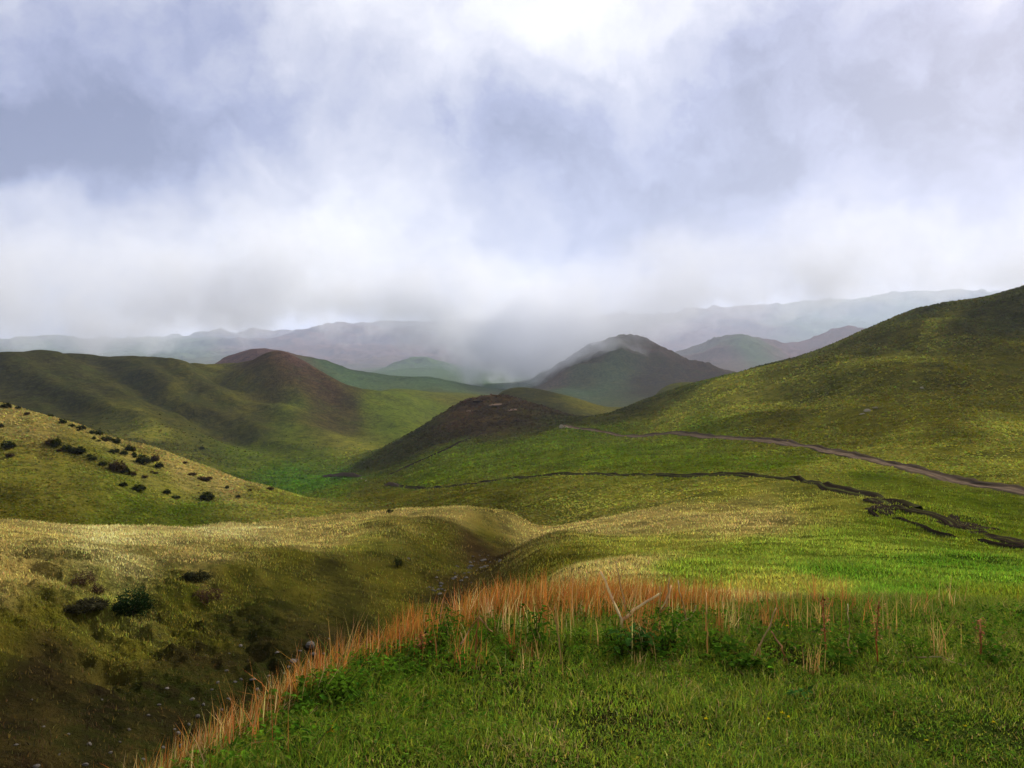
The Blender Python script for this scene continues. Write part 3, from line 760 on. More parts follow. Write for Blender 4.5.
def meadow():
    """tussocks on everything from the mound's foot out to the far meadow"""
    b = Bag()
    x, y, px = scatter(820000, -260, 1340, 6.5, 130, 0)
    z = ground_z(x, y)
    offroad = np.ones(len(x), bool)
    for c, wd in ROADS:
        near = np.where((y > c[:, 1].min() - 4) & (y < c[:, 1].max() + 4))[0]
        for s in range(0, len(near), 20000):
            q = near[s:s + 20000]
            d = np.sqrt(((x[q, None] - c[None, :, 0]) ** 2 + (y[q, None] - c[None, :, 1]) ** 2).min(1))
            offroad[q] &= d > wd * RNG.uniform(0.25, 0.6, len(q))
    k = offroad & (RNG.random(len(y)) < 1 - sstep(45, 105, y)) & (y > crest_y(px) + 0.25) & (np.abs(HZ - (z - EYE) / y * F) < 1400)
    x, y, px, z = x[k], y[k], px[k], z[k]; n = len(x)
    col = ground_col(x, y)
    lum = col @ np.array([0.3, 0.6, 0.1])
    bare = lum < 0.045
    thin = RNG.random(n) < np.where(bare, 0.16, 0.9) * np.clip(0.8 + fbm(x / 2.5, y / 2.5, 3, 112), 0.2, 1)
    x, y, px, z, col, bare = x[thin], y[thin], px[thin], z[thin], col[thin], bare[thin]; n = len(x)
    f = fbm(x / 5, y / 5, 4, 111); g = fbm(x / 0.9, y / 0.9, 3, 113)
    col = col * (1 + 0.4 * f + 0.5 * g)[:, None]
    mixd = np.clip(0.25 + 0.5 * RNG.normal(0, 1, n) * 0.5 + f * 0.5, 0, 1)[:, None] * 0.5
    col = col * (1 - mixd) + (col * 0.5 + np.array((0.15, 0.115, 0.02))) * mixd
    col = jitter_col(col * (np.where(bare, 1.6, np.interp(y, [8, 30, 60, 100], [1.5, 1.4, 1.25, 1.05])))[:, None], n, 0.28)
    h = np.clip(0.06 + 0.0017 * y, 0.06, 0.15) * RNG.uniform(0.5, 1.25, n) * (1 + 0.5 * g)
    w = np.clip(0.004 + 0.0008 * y, 0.006, 0.07) * RNG.uniform(0.7, 1.5, n)
    b.add(*blades(x, y, z, h, w, RNG.uniform(0.2, 1.1, n), RNG.uniform(0, 6.28, n), col, col * 1.1, 2, 1.0, True))
    o = b.build('meadow_grass', M_BLADE, upward=0.0)
    tag(o, 'tufts of grass over the meadows and gully banks', None, None, 'stuff')


def hill_grass():
    """coarse tussocks on the slopes beyond the meadow"""
    b = Bag()
    x, y, px = scatter(330000, -170, 1220, 75, 520, 0)
    z = ground_z(x, y)
    k = (RNG.random(len(y)) < sstep(60, 110, y) * (1 - sstep(330, 520, y))) & (RNG.random(len(y)) < np.clip(0.75 + 1.2 * fbm(x / 14, y / 14, 3, 131), 0.1, 1))
    for c, wd in ROADS:
        near = np.where(k & (y > c[:, 1].min() - 4) & (y < c[:, 1].max() + 4))[0]
        for s in range(0, len(near), 20000):
            q = near[s:s + 20000]
            d = np.sqrt(((x[q, None] - c[None, :, 0]) ** 2 + (y[q, None] - c[None, :, 1]) ** 2).min(1))
            k[q] &= d > wd * 0.7
    x, y, z = x[k], y[k], z[k]; n = len(x)
    col = jitter_col(ground_col(x, y) * 1.0 * (1 + 0.6 * fbm(x / 9, y / 9, 4, 132))[:, None], n, 0.2)
    b.add(*blades(x, y, z, 0.0017 * y * RNG.uniform(0.5, 1.4, n), 0.0034 * y * RNG.uniform(0.5, 1.3, n), RNG.uniform(0.2, 0.9, n), RNG.uniform(0, 6.28, n), col, col * 1.05, 2, 1.0, True))
    o = b.build('hill_grass', M_BLADE)
    tag(o, 'coarse grass tussocks over the hill slopes', None, None, 'stuff')


lawn(); ground_cover(); dry_grass(); meadow(); hill_grass()


# ------------------------------------------------------------------ bushes
def copy_tree(o, loc, rz=0.0, sc=(1, 1, 1)):
    c = o.copy(); COL.objects.link(c)
    c.location = loc; c.rotation_euler = (0, 0, rz); c.scale = sc
    for ch in o.children:
        d = ch.copy(); COL.objects.link(d); d.parent = c
    return c


def foliage_mesh(seed, n, leaf, col, spread=1.0, link=False):
    """unit bush about 1 wide and 0.8 high: leaf sized faces gathered into sprays"""
    r = np.random.default_rng(seed)
    ns = max(10, n // 22)
    th = r.uniform(0, 6.28, ns); rad = np.sqrt(r.uniform(0, 1, ns)) * 0.40 * spread
    top = 0.72 * np.sqrt(np.clip(1 - (rad / 0.46) ** 2, 0.05, 1)) * r.uniform(0.45, 1.12, ns)
    sx = np.cos(th) * rad; sy = np.sin(th) * rad
    k = r.integers(0, ns, n)
    x = sx[k] + r.normal(0, 0.055, n); y = sy[k] + r.normal(0, 0.055, n); z = np.maximum(top[k] * r.uniform(0.0, 1.0, n) ** 0.55 + r.normal(0, 0.03, n), 0.01)
    ang = np.arctan2(y, x) + r.normal(0, 0.8, n)
    tone = (1 + 0.35 * r.normal(0, 1, ns))[k]
    cc = np.clip(np.asarray(col) * tone[:, None] * (1 + 0.2 * r.normal(0, 1, (n, 1))), 0.003, 0.5)
    v = leaves(x, y, z, r.uniform(0.7, 1.4, n) * leaf, r.uniform(0.35, 0.6, n) * leaf, ang, r.uniform(-0.3, 1.2, n), cc)
    return mesh_obj('foliage', v[0], [v[2]], M_BUSH, v[3], False, link)


def stem_obj(seed, n=7, h=0.6, rad=0.02, mat=None, link=False):
    r = random.Random(seed); V = []; Q = []; nv = 0
    for _ in range(n):
        a = r.uniform(0, 6.28); lean = r.uniform(0.1, 0.45); hh = h * r.uniform(0.7, 1.0)
        for t in (0, 0.5, 1.0):
            cx = math.cos(a) * lean * t; cy = math.sin(a) * lean * t; z = -0.05 + (hh + 0.05) * t; rr = rad * (1 - 0.7 * t)
            for j in range(5):
                V.append((cx + rr * math.cos(j * 1.2566), cy + rr * math.sin(j * 1.2566), z))
        for s in range(2):
            for j in range(5):
                Q.append((nv + s * 5 + j, nv + s * 5 + (j + 1) % 5, nv + s * 5 + 5 + (j + 1) % 5, nv + s * 5 + 5 + j))
        nv += 15
    return mesh_obj('stem', np.array(V), np.array(Q), mat or M_WOOD, None, True, link)


def bush(label, px, py, wpx, hpx, col, n=1500, leaf=0.09, seed=0, group=None, parts=True, name='bush', cat='bush'):
    p = hit(px, py, 8)
    w = wpx * p.y / F / 0.95; h = hpx * p.y / F / 0.78
    if parts:
        e = bpy.data.objects.new(name, None); COL.objects.link(e)
        f = foliage_mesh(seed, n, leaf, col, 1.0, True); f.parent = e
        s = stem_obj(seed, 7, 0.42, link=True); s.parent = e
        e.location = p; e.scale = (w, w, h); e.rotation_euler = (0, 0, seed * 1.7)
        return tag(e, label, cat, group)
    return None


GREENB, BROWNB, DARKB = (0.048, 0.060, 0.014), (0.075, 0.050, 0.022), (0.030, 0.040, 0.011)
bush('dark green rounded bush standing alone on the gully bank', 132, 616, 40, 32, (0.020, 0.040, 0.012), 2600, 0.07, 1)
bush('low dark shrub stretched along the bank, left of the rounded bush', 86, 609, 42, 10, (0.030, 0.028, 0.014), 1500, 0.08, 2)
bush('low dark shrub near the top of the bank, below the yellow flat', 196, 581, 30, 12, (0.026, 0.028, 0.012), 1500, 0.08, 3)
bush('reddish brown twiggy shrub right of the rounded bush on the bank', 207, 603, 30, 20, (0.075, 0.040, 0.024), 900, 0.07, 4, name='shrub', cat='shrub')
bush('small reddish brown shrub up the bank behind the rounded bush', 97, 595, 16, 13, (0.070, 0.040, 0.026), 700, 0.09, 5, name='shrub', cat='shrub')
bush('brown tangle of shrub above the low dark shrub at left', 84, 584, 26, 13, (0.080, 0.050, 0.026), 700, 0.08, 6, name='shrub', cat='shrub')
bush('small dark bush on the gully side below the spur', 398, 566, 10, 9, DARKB, 500, 0.14, 7)
bush('tiny dark bush on the crest of the yellow spur', 390, 513, 7, 5, DARKB, 300, 0.2, 8)
# slope bushes: three built once, then copied
PROTO = []
for k, (cc, nm) in enumerate(((GREENB, 'bush'), (DARKB, 'bush'), (BROWNB, 'shrub'))):
    e = bpy.data.objects.new(nm, None)
    f = foliage_mesh(60 + k, 900, 0.15, cc); f.parent = e
    s = stem_obj(60 + k, 6, 0.4); s.parent = e
    PROTO.append(e)
SLOPE = [  # bearing, row of the foot, width, height, kind, label of its own
    (6, 408, 11, 7, 1, 'dark bush at the left edge on the crest of the yellow slope'), (18, 409, 6, 4, 1, None), (27, 415, 6, 4, 2, None), (0, 427, 7, 5, 1, None),
    (8, 448, 15, 9, 1, 'dark rounded bush low at the left edge of the yellow slope'), (10, 457, 9, 5, 2, None),
    (50, 417, 7, 4, 0, None), (63, 424, 9, 6, 0, None), (72, 427, 8, 4, 0, None), (81, 430, 10, 6, 1, None), (92, 434, 8, 5, 0, None), (99, 436, 10, 7, 0, None), (105, 441, 9, 6, 0, None), (110, 441, 8, 5, 1, None), (117, 444, 10, 7, 0, None),
    (114, 453, 11, 6, 0, None), (124, 455, 10, 6, 0, None), (129, 451, 9, 7, 1, None), (133, 452, 7, 7, 2, None), (143, 464, 15, 11, 1, 'largest dark bush at the lower end of the upper bush row'), (155, 462, 9, 9, 2, None), (159, 468, 9, 7, 1, None),
    (50, 445, 10, 8, 2, None), (57, 447, 12, 11, 0, 'tall green bush at the upper end of the lower bush row'), (66, 451, 11, 9, 0, None), (73, 453, 10, 7, 1, None), (81, 454, 12, 9, 1, None), (92, 460, 10, 5, 0, None), (103, 466, 11, 6, 0, None),
    (117, 472, 18, 14, 2, 'wide brown bush at the lower end of the lower bush row'), (125, 474, 10, 9, 1, None), (132, 476, 9, 6, 2, None), (145, 478, 7, 3, 2, None),
    (123, 487, 9, 6, 1, None), (139, 491, 14, 8, 1, 'dark bush below the lower row, left of the lone round one'), (167, 495, 9, 7, 1, 'small dark bush midway between two larger ones at the slope foot'), (175, 499, 11, 4, 0, None),
    (207, 500, 15, 10, 1, 'lone round dark bush at the right end of the slope foot'), (227, 489, 5, 4, 1, None), (238, 498, 5, 4, 1, None), (250, 491, 4, 3, 2, None), (185, 464, 5, 3, 2, None), (205, 480, 18, 4, 2, 'low brown strip of shrub high on the right of the slope'), (192, 475, 10, 3, 2, None), (270, 490, 9, 4, 2, None),
    (156, 474, 5, 3, 2, None), (152, 473, 4, 3, 2, None)]
_r = random.Random(5)
for t_ in range(10):
    u = _r.random(); SLOPE.append((46 + 112 * u + _r.gauss(0, 3), 415 + 52 * u + _r.gauss(0, 2.2), _r.uniform(3.5, 7), _r.uniform(2.5, 4.5), _r.choice((0, 0, 1, 2)), None))
for t_ in range(6):
    u = _r.random(); SLOPE.append((48 + 90 * u + _r.gauss(0, 4), 444 + 30 * u + _r.gauss(0, 2.5), _r.uniform(4, 8), _r.uniform(2.5, 5), _r.choice((0, 1, 2, 2)), None))
for k, (px, py, w, h, kind, lab) in enumerate(SLOPE):
    p = hit(px, py, 60); pr = PROTO[kind]
    o = copy_tree(pr, p, k * 2.1, (w * p.y / F / 1.05, w * p.y / F / 1.05, h * 0.8 * p.y / F / 0.72))
    o.name = pr.name.split('.')[0]
    tag(o, lab or ('small dark bush growing in the rows on the yellow slope', 'small dark bush growing in the rows on the yellow slope', 'small brown shrub growing on the yellow slope')[kind], ('bush', 'bush', 'shrub')[kind], 'bushes on the yellow slope' if kind < 2 else 'brown shrubs on the yellow slope')
for e in PROTO:
    for c_ in list(e.children): bpy.data.objects.remove(c_)
    bpy.data.objects.remove(e)
bush('single tiny dark tree on the valley floor beyond the yellow slope', 202, 450, 5, 4, DARKB, 200, 0.3, 9)


# ------------------------------------------------------------------ stones
def stone_mesh(seed, mat, flat=0.6, sub=2, name='stone'):
    import bmesh
    bm = bmesh.new(); bmesh.ops.create_icosphere(bm, subdivisions=sub, radius=0.5)
    r = random.Random(seed)
    planes = [(Vector((r.gauss(0, 1), r.gauss(0, 1), r.gauss(0, 1))).normalized(), r.uniform(0.28, 0.42)) for _ in range(9)]
    for v in bm.verts:
        for nrm, d in planes:
            k = v.co.dot(nrm) - d
            if k > 0: v.co -= nrm * k * 0.9
        v.co *= 1 + r.uniform(-0.04, 0.04)
        v.co.z *= flat
    me = bpy.data.meshes.new(name); bm.to_mesh(me); bm.free(); me.materials.append(mat)
    return me


STONES = [stone_mesh(s, M_STONE, f) for s, f in ((1, 0.55), (2, 0.7), (3, 0.45), (4, 0.6), (5, 0.8))]


def stone(px, py, wpx, label, group=None, k=None, name='stone', me=None, cat='stone', hs=1.0, ymin=8):
    p = hit(px, py, ymin); w = wpx * p.y / F
    o = bpy.data.objects.new(name, me or STONES[(k if k is not None else random.randrange(5))])
    COL.objects.link(o)
    o.location = (p.x, p.y, p.z + w * 0.03 * hs); o.scale = (w * random.uniform(0.9, 1.2), w * random.uniform(0.7, 1.1), w * random.uniform(0.8, 1.1) * hs)
    o.rotation_euler = (random.uniform(-0.2, 0.2), random.uniform(-0.2, 0.2), random.uniform(0, 6.28))
    return tag(o, label, cat, group)


stone(310, 646, 12, 'largest pale boulder in the gully, just behind the rusty grass', None, 1, name='boulder', cat='boulder')
stone(313, 655, 8, 'pale stone under the boulder behind the rusty grass', None, 3)
for px, py, w in ((168, 689, 5), (216, 683, 5), (254, 680, 6), (237, 682, 4), (193, 700, 7), (196, 717, 7), (181, 746, 7), (178, 734, 6), (175, 730, 4), (88, 745, 6), (42, 727, 4), (38, 768, 8), (85, 766, 7), (240, 646, 5), (278, 653, 5), (226, 671, 4),
                  (229, 654, 3), (293, 662, 7), (297, 660, 5), (290, 667, 4), (270, 684, 5), (241, 680, 4), (258, 690, 7), (212, 690, 4), (160, 705, 4), (130, 730, 5), (110, 754, 5), (60, 755, 4), (15, 745, 5), (70, 735, 4), (205, 705, 5), (190, 725, 5), (165, 748, 5), (150, 716, 4), (230, 700, 5), (220, 710, 4), (268, 676, 4), (283, 674, 4), (30, 700, 3), (100, 700, 3), (145, 760, 5), (120, 742, 4), (310, 664, 4), (325, 655, 5), (330, 640, 4), (300, 651, 4)):
    stone(px + random.uniform(-2, 2), py, w, 'small pale stone strewn on the dark bed of the gully', 'stones strewn in the dark gully bed')
for i in range(46):
    t = random.random(); px = 434 + t * 56 + random.gauss(0, 7); py = 590 - t * 34 + random.gauss(0, 5)
    stone(px, py, random.uniform(2, 5.5), 'grey stone in the narrow rubble bed above the rusty grass', 'stones in the narrow rubble bed')
stone(408, 559, 5, 'single pale stone on the gully bank below the spur', None, 0)
M_LED = [stone_mesh(30 + s, M_LEDGE, 0.7, 3, 'rock_ledge') for s in range(2)]
M_OUT = [stone_mesh(20 + s, M_ROCK, 0.7, 3, 'rock') for s in range(4)]
stone(562, 428, 6, 'upright grey rock beside the bend where the dirt road vanishes', None, None, 'rock', M_OUT[0], 'rock', 2.0)
stone(567, 428, 5, 'lower grey rock leaning beside the upright rock at the road bend', None, None, 'rock', M_OUT[1], 'rock', 1.0)
for k, (px, py, w, lb) in enumerate(((868, 411, 9, 'largest pale outcrop rock on the right hillside'), (875, 408, 6, 'pale rock right of the largest outcrop rock on the hillside'), (862, 414, 5, 'small pale rock left of the largest outcrop rock on the hillside'),
                                     (922, 388, 5, 'lone grey rock higher on the right hillside'))):
    stone(px, py, w, lb, None, None, 'rock', M_OUT[k % 4], 'rock', 0.8)
for k, (px, py, w, lb) in enumerate(((478, 401, 12, 'upper pale ledge across the brown knoll'), (494, 405, 16, 'long middle ledge across the face of the brown knoll'), (470, 411, 9, 'lower left ledge on the brown knoll'), (512, 410, 10, 'ledge at the right of the brown knoll top'))):
    stone(px, py, w, lb, None, None, 'rock_ledge', M_LED[k % 2], 'ledge', 0.2)
for px, py, lb in ((362, 479, 'tiny white rock at the left in the pair by the valley track'), (367, 481, 'tiny white rock at the right in the pair by the valley track')):
    stone(px, py, 3.5, lb, None, None, 'rock', M_OUT[2], 'rock', 1.2)
stone(951, 537, 4, 'pale stone at the edge of the mud on the right', None, 2)
stone(380, 699, 16, 'flat pale grey stone half sunk in the turf of the mound', None, 2, ymin=2.5, hs=1.1)
stone(406, 718, 5, 'tiny grey stone in the turf below the flat pale stone', None, 1, ymin=2.5)


# bare earth banks by the valley track
def earth_bank(px0, py0, px1, py1, hpx, label):
    a = hit(px0, py0, 60); b_ = hit(px1, py1, 60); n = 14
    V = []; h = hpx * a.y / F
    for k in range(n):
        t = k / (n - 1); p = a.lerp(b_, t); e = math.sin(math.pi * min(max(t, 0.04), 0.96)) ** 0.4 * h * (0.8 + 0.3 * random.random())
        for dy, dz in ((-1.0, -0.4), (-0.5, 0.5 * e), (-0.2, 0.9 * e), (0.4, e), (2.0, 0.6 * e), (4.5, -0.5)):
            x, y = p.x, p.y + dy; V.append((x, y, float(ground_z(x, y)) + dz))
    ix = np.arange(n * 6).reshape(n, 6)
    q = np.stack([ix[:-1, :-1], ix[1:, :-1], ix[1:, 1:], ix[:-1, 1:]], -1).reshape(-1, 4)
    o = mesh_obj('earth_bank', np.array(V), q, M_ROAD, np.tile((0.10, 0.07, 0.05), (len(V), 1)), False)
    return tag(o, label, None, None, 'structure')


earth_bank(322, 477, 361, 477, 3.5, 'bare brown cut bank by the valley track')
earth_bank(384, 486, 399, 486, 3.5, 'short bare brown bank at the start of the track')


# ------------------------------------------------------------------ stalks, flowers, leafy plants on the mound
def tube(pts, r0, r1, sides=5):
    pts = [Vector(p) for p in pts]; V = []; Q = []
    for i, p in enumerate(pts):
        d = (pts[min(i + 1, len(pts) - 1)] - pts[max(i - 1, 0)]).normalized()
        u = d.orthogonal().normalized(); w = d.cross(u); r = r0 + (r1 - r0) * i / (len(pts) - 1)
        for j in range(sides):
            a = j * 2 * math.pi / sides; V.append(p + u * math.cos(a) * r + w * math.sin(a) * r)
    for i in range(len(pts) - 1):
        for j in range(sides):
            Q.append((i * sides + j, i * sides + (j + 1) % sides, (i + 1) * sides + (j + 1) % sides, (i + 1) * sides + j))
    n = len(V); V += [pts[0], pts[-1]]
    T = [(n, (j + 1) % sides, j) for j in range(sides)] + [(n + 1, n - sides + j, n - sides + (j + 1) % sides) for j in range(sides)]
    return np.array([tuple(v) for v in V]), np.array(Q), np.array(T)


def stalk(label, root, tips, thick=3.0, col=(0.42, 0.31, 0.16), group=None, seeds=False, name='dry_stalk', cat='dry stalk'):
    """root (bearing, row); tips: lists of (bearing, row) the stem passes through, first stem rises from the root"""
    p = hit(root[0], root[1], 2.4); b = Bag()
    for tip in tips:
        st = tip[0] if isinstance(tip[0], tuple) and len(tip) > 2 and tip[0] != root else root
        pts = []
        seq = [root] + list(tip) if tip[0] != 'from' else list(tip[1:])
        for k, (px, py) in enumerate(seq):
            y = p.y + 0.06 * k * (1 if (px + py) % 2 < 1 else -1)
            pts.append(Vector(((px - CX) / F * y, y, EYE - (py - HZ) / F * y)))
        # add points between, with a little waver
        fin = [pts[0] - Vector((0, 0, 0.03)) if seq[0] == root else pts[0]]
        for a, c in zip(pts[:-1], pts[1:]):
            for t in (0.33, 0.66, 1.0):
                fin.append(a.lerp(c, t) + Vector((random.gauss(0, 0.003), random.gauss(0, 0.006), random.gauss(0, 0.003))))
        V, Q, T = tube([f - p for f in fin], thick * p.y / F * 0.5, thick * p.y / F * 0.3)
        b.add(V, Q, T, jitter_col(np.tile(col, (len(V), 1)), len(V), 0.08))
    o = b.build(name, M_STALK); o.location = p
    if seeds:
        n = 90; tv = Vector(fin[-1]) - p; lo = Vector(fin[len(fin) // 3]) - p
        t = RNG.uniform(0, 1, n)
        x = lo.x + (tv.x - lo.x) * t + RNG.normal(0, 0.019, n); y = lo.y + (tv.y - lo.y) * t + RNG.normal(0, 0.019, n); z = lo.z + (tv.z - lo.z) * t
        v = leaves(x, y, z, RNG.uniform(0.010, 0.022, n), RNG.uniform(0.007, 0.014, n), RNG.uniform(0, 6.28, n), RNG.uniform(-0.6, 1.2, n), jitter_col(np.tile((0.36, 0.15, 0.05), (n, 1)), n, 0.4))
        hb = Bag(); hb.add(*v)
        tv_, tq, tt = tube([lo, lo.lerp(tv, 0.5), tv], 0.003, 0.0015, 4)
        hb.add(tv_, tq, tt, np.tile((0.28, 0.09, 0.03), (len(tv_), 1)))
        s = hb.build('seed_head', M_DRY, True, False); s.parent = o
    return tag(o, label, cat, group)


stalk('thick pale broken stalk forming a wide V above the broad green leaves', (622, 634), [[(621, 620), (612, 598), (601, 573)], ['from', (622, 620), (640, 606), (661, 593)]], 3.6, (0.66, 0.52, 0.30))
stalk('thin pale stalk rising behind the broken V stalk', (627, 625), [[(624, 600), (619, 575), (616, 562)]], 1.6)
stalk('pale branched stalk just right of the broken V stalk', (657, 640), [[(660, 615), (666, 598), (670, 578)], ['from', (660, 612), (660, 585)], ['from', (661, 612), (668, 603), (671, 585)]], 2.2, (0.50, 0.35, 0.16))
stalk('slim leaning stalk with its tip bent left, right of the branched one', (688, 632), [[(685, 612), (681, 596), (678, 580)]], 1.8)
stalk('pale bent twig lying over the leaves below the slim leaning stalk', (674, 640), [[(680, 622), (692, 617), (697, 606)]], 1.5, (0.45, 0.38, 0.22))
stalk('straight upright straw stalk between the V stalk and the dark hollow', (707, 660), [[(707, 632), (707, 612), (706, 592)]], 2.0, (0.50, 0.36, 0.15))
stalk('tall pale stalk leaning right over the dark hollow', (751, 664), [[(760, 644), (770, 626), (776, 608)], ['from', (759, 645), (762, 668), (762, 688)]], 2.2, (0.45, 0.32, 0.15))
stalk('brown stalk leaning left out of the dark hollow', (788, 664), [[(783, 650), (776, 640), (772, 632)]], 2.4, (0.32, 0.19, 0.09))
stalk('rusty dock stalk with red seeds, tallest one right of the dark hollow', (826, 660), [[(825, 635), (823, 615), (822, 595)]], 2.0, (0.38, 0.16, 0.06), None, True, 'dock_plant', 'dock plant')
stalk('rusty dock stalk with red seeds at the right end of the weeds', (980, 658), [[(980, 645), (981, 632), (980, 618)]], 1.8, (0.38, 0.17, 0.07), None, True, 'dock_plant', 'dock plant')
stalk('rusty dock stalk with red seeds halfway to the right edge of the weeds', (878, 664), [[(877, 640), (878, 622), (879, 602)]], 1.8, (0.40, 0.17, 0.06), None, True, 'dock_plant', 'dock plant')
stalk('short red seeded dock stalk in the left part of the weeds', (422, 660), [[(422, 650), (421, 643), (421, 634)]], 2.0, (0.35, 0.13, 0.05), None, True, 'dock_plant', 'dock plant')
stalk('thin straw stalk standing alone right of the tallest dock', (849, 658), [[(849, 635), (849, 620), (848, 604)]], 1.5)
stalk('pale arching stem lying across the weeds near the right edge', (894, 664), [[(915, 657), (940, 657), (963, 666)]], 1.8, (0.36, 0.30, 0.14))
stalk('broken straw stalk folded like an inverted V left of the green weeds', (452, 658), [[(460, 645), (470, 628), (479, 616)], ['from', (479, 617), (485, 626), (492, 632)]], 2.0, (0.40, 0.26, 0.13))
stalk('brown stalk standing under the folded straw stalk', (474, 662), [[(476, 645), (477, 632), (479, 618)]], 2.2, (0.36, 0.20, 0.09))
stalk('pale thin stalk bent at the middle in the central weeds', (561, 664), [[(560, 645), (557, 626), (555, 608)]], 1.8, (0.45, 0.34, 0.17))
stalk('pale leaning stalk at the left of the bent thin one', (543, 650), [[(540, 638), (536, 628)]], 1.5, (0.45, 0.34, 0.17))
stalk('long green blade leaning right in the bottom left corner of the turf', (302, 766), [[(312, 750), (322, 738), (331, 726)]], 1.6, (0.16, 0.17, 0.06), None, False, 'grass_stem', 'grass stem')
stalk('straw stalk under the weeds left of the yellow flowers', (764, 725), [[(758, 708), (764, 694)]], 1.3, (0.40, 0.34, 0.16), None, False, 'grass_stem', 'grass stem')


def flower(label, px, py, wpx, col, droop=0.0, dpy=12):
    p = hit(px, py + dpy, 2.4); w = wpx * p.y / F
    e = bpy.data.objects.new('flower', None); COL.objects.link(e); e.location = p
    h = dpy * p.y / F
    V, Q, T = tube([(0, 0, -0.01), (0.003, 0, h * 0.5), (0, -0.004, h)], 0.0016, 0.0012)
    s = mesh_obj('stem', V, [Q, T], M_LEAF, np.tile((0.06, 0.10, 0.02), (len(V), 1)), True); s.parent = e
    n = 26; ang = RNG.uniform(0, 6.28, n)
    v = leaves(np.zeros(n), np.full(n, -0.004), np.full(n, h), RNG.uniform(0.4, 0.58, n) * w, RNG.uniform(0.14, 0.2, n) * w, ang, RNG.uniform(0.15, 1.2, n), jitter_col(np.tile(col, (n, 1)), n, 0.1))
    f = mesh_obj('petals', v[0], [v[2]], M_LEAF, v[3], False); f.parent = e
    return tag(e, label, 'flower')


YEL = (0.72, 0.56, 0.02)
flower('large orange yellow flower near the left end of the turf', 331, 731, 13, (0.75, 0.36, 0.02), 0, 8)
for px, py, w, lb in ((706, 719, 6, 'small yellow flower left of the close pair of yellow flowers'), (782, 713, 6, 'upper flower of the close yellow pair on the turf'), (788, 717, 5, 'lower right flower of the close yellow pair on the turf'),
                      (768, 719, 5, 'small yellow flower just left of the close yellow pair'), (709, 745, 4, 'yellow green bud lowest on the turf below the leftmost small flower'), (965, 726, 4, 'pale yellow flower left in the pair near the right edge'),
                      (993, 722, 4, 'yellow flower right in the pair near the right edge'), (926, 740, 4, 'pale yellow flower low on the turf between pair and right edge'), (787, 721 - 95, 4, 'lone yellow flower among the weeds at the dark hollow'), (872, 623, 4, 'lone yellow green flower beside the dock halfway right')):
    flower(lb, px, py, w, YEL)


def leafy_mesh(seed, broad, n, R, H, col):
    r = np.random.default_rng(seed)
    b = Bag(); st = []
    ang = r.uniform(0, 6.28, n); rad = r.uniform(0.0, R, n); hz = r.uniform(0.15, 1.0, n) * H
    x = np.cos(ang) * rad * 0.6; y = np.sin(ang) * rad * 0.6
    L = r.uniform(0.06, 0.11, n) * broad; W = L * r.uniform(0.5, 0.75, n)
    cc = np.clip(np.asarray(col) * (1 + 0.25 * r.normal(0, 1, (n, 1))), 0.004, 0.5)
    v = leaves(x, y, hz, L, W, ang + r.normal(0, 0.5, n), r.uniform(-0.35, 0.6, n), cc)
    f = mesh_obj('leaves', v[0], [v[2]], M_LEAF, v[3], False, False)
    V = []; Q = []; T = []; k0 = 0
    bb = Bag()
    for k in range(min(n, 9)):
        a, c, d = tube([(0, 0, -0.02), (x[k] * 0.5, y[k] * 0.5, hz[k] * 0.6), (x[k], y[k], hz[k])], 0.004, 0.002, 4)
        bb.add(a, c, d, np.tile((0.06, 0.08, 0.02), (len(a), 1)))
    s = bb.build('stem', M_LEAF, False)
    return f.data, s.data, f, s


LEAFY = [leafy_mesh(1, 0.85, 22, 0.16, 0.16, (0.070, 0.17, 0.030)), leafy_mesh(2, 0.38, 95, 0.17, 0.20, (0.055, 0.130, 0.010)), leafy_mesh(3, 0.34, 80, 0.15, 0.13, (0.090, 0.180, 0.012)), leafy_mesh(4, 0.6, 40, 0.18, 0.10, (0.055, 0.120, 0.010))]


def leafy(px, py, k, s, label, group=None):
    p = hit(px, py, 2.6)
    e = bpy.data.objects.new('leafy_weed', None); COL.objects.link(e); e.location = p; e.scale = (s, s, s); e.rotation_euler = (0, 0, random.uniform(0, 6.28))
    for nm, me in (('leaves', LEAFY[k][0]), ('stem', LEAFY[k][1])):
        c = bpy.data.objects.new(nm, me); COL.objects.link(c); c.parent = e
    return tag(e, label, 'weed', group)


leafy(630, 655, 0, 1.0, 'weed with broad blue green leaves under the broken V stalk')
leafy(646, 650, 0, 0.8, 'smaller broad leaved weed right of the one under the V stalk')
leafy(800, 705, 0, 0.5, 'small pale green leafy weed above the yellow flower pair')
for px0, py0, px1, py1, n, ks, lb, gp in ((290, 718, 420, 662, 14, (3, 2, 2), 'dark leafy weed behind the rusty grass at left', 'dark leafy weeds at left'),
                                         (410, 650, 520, 640, 11, (2, 2, 1), 'green leafy weed on the left hump of the mound', 'leafy weeds on the left hump'),
                                         (520, 645, 690, 655, 10, (2, 2, 1), 'green leafy weed in the middle of the mound', 'leafy weeds in the middle'),
                                         (700, 665, 1010, 658, 11, (3, 2, 3), 'dark leafy weed in the right half of the mound', 'dark leafy weeds at right')):
    for i in range(n):
        t = random.random()
        leafy(px0 + (px1 - px0) * t + random.gauss(0, 6), py0 + (py1 - py0) * t + random.gauss(0, 11), random.choice(ks), random.uniform(0.6, 1.15), lb, gp)
for t_ in LEAFY:
    bpy.data.objects.remove(t_[2]); bpy.data.objects.remove(t_[3])


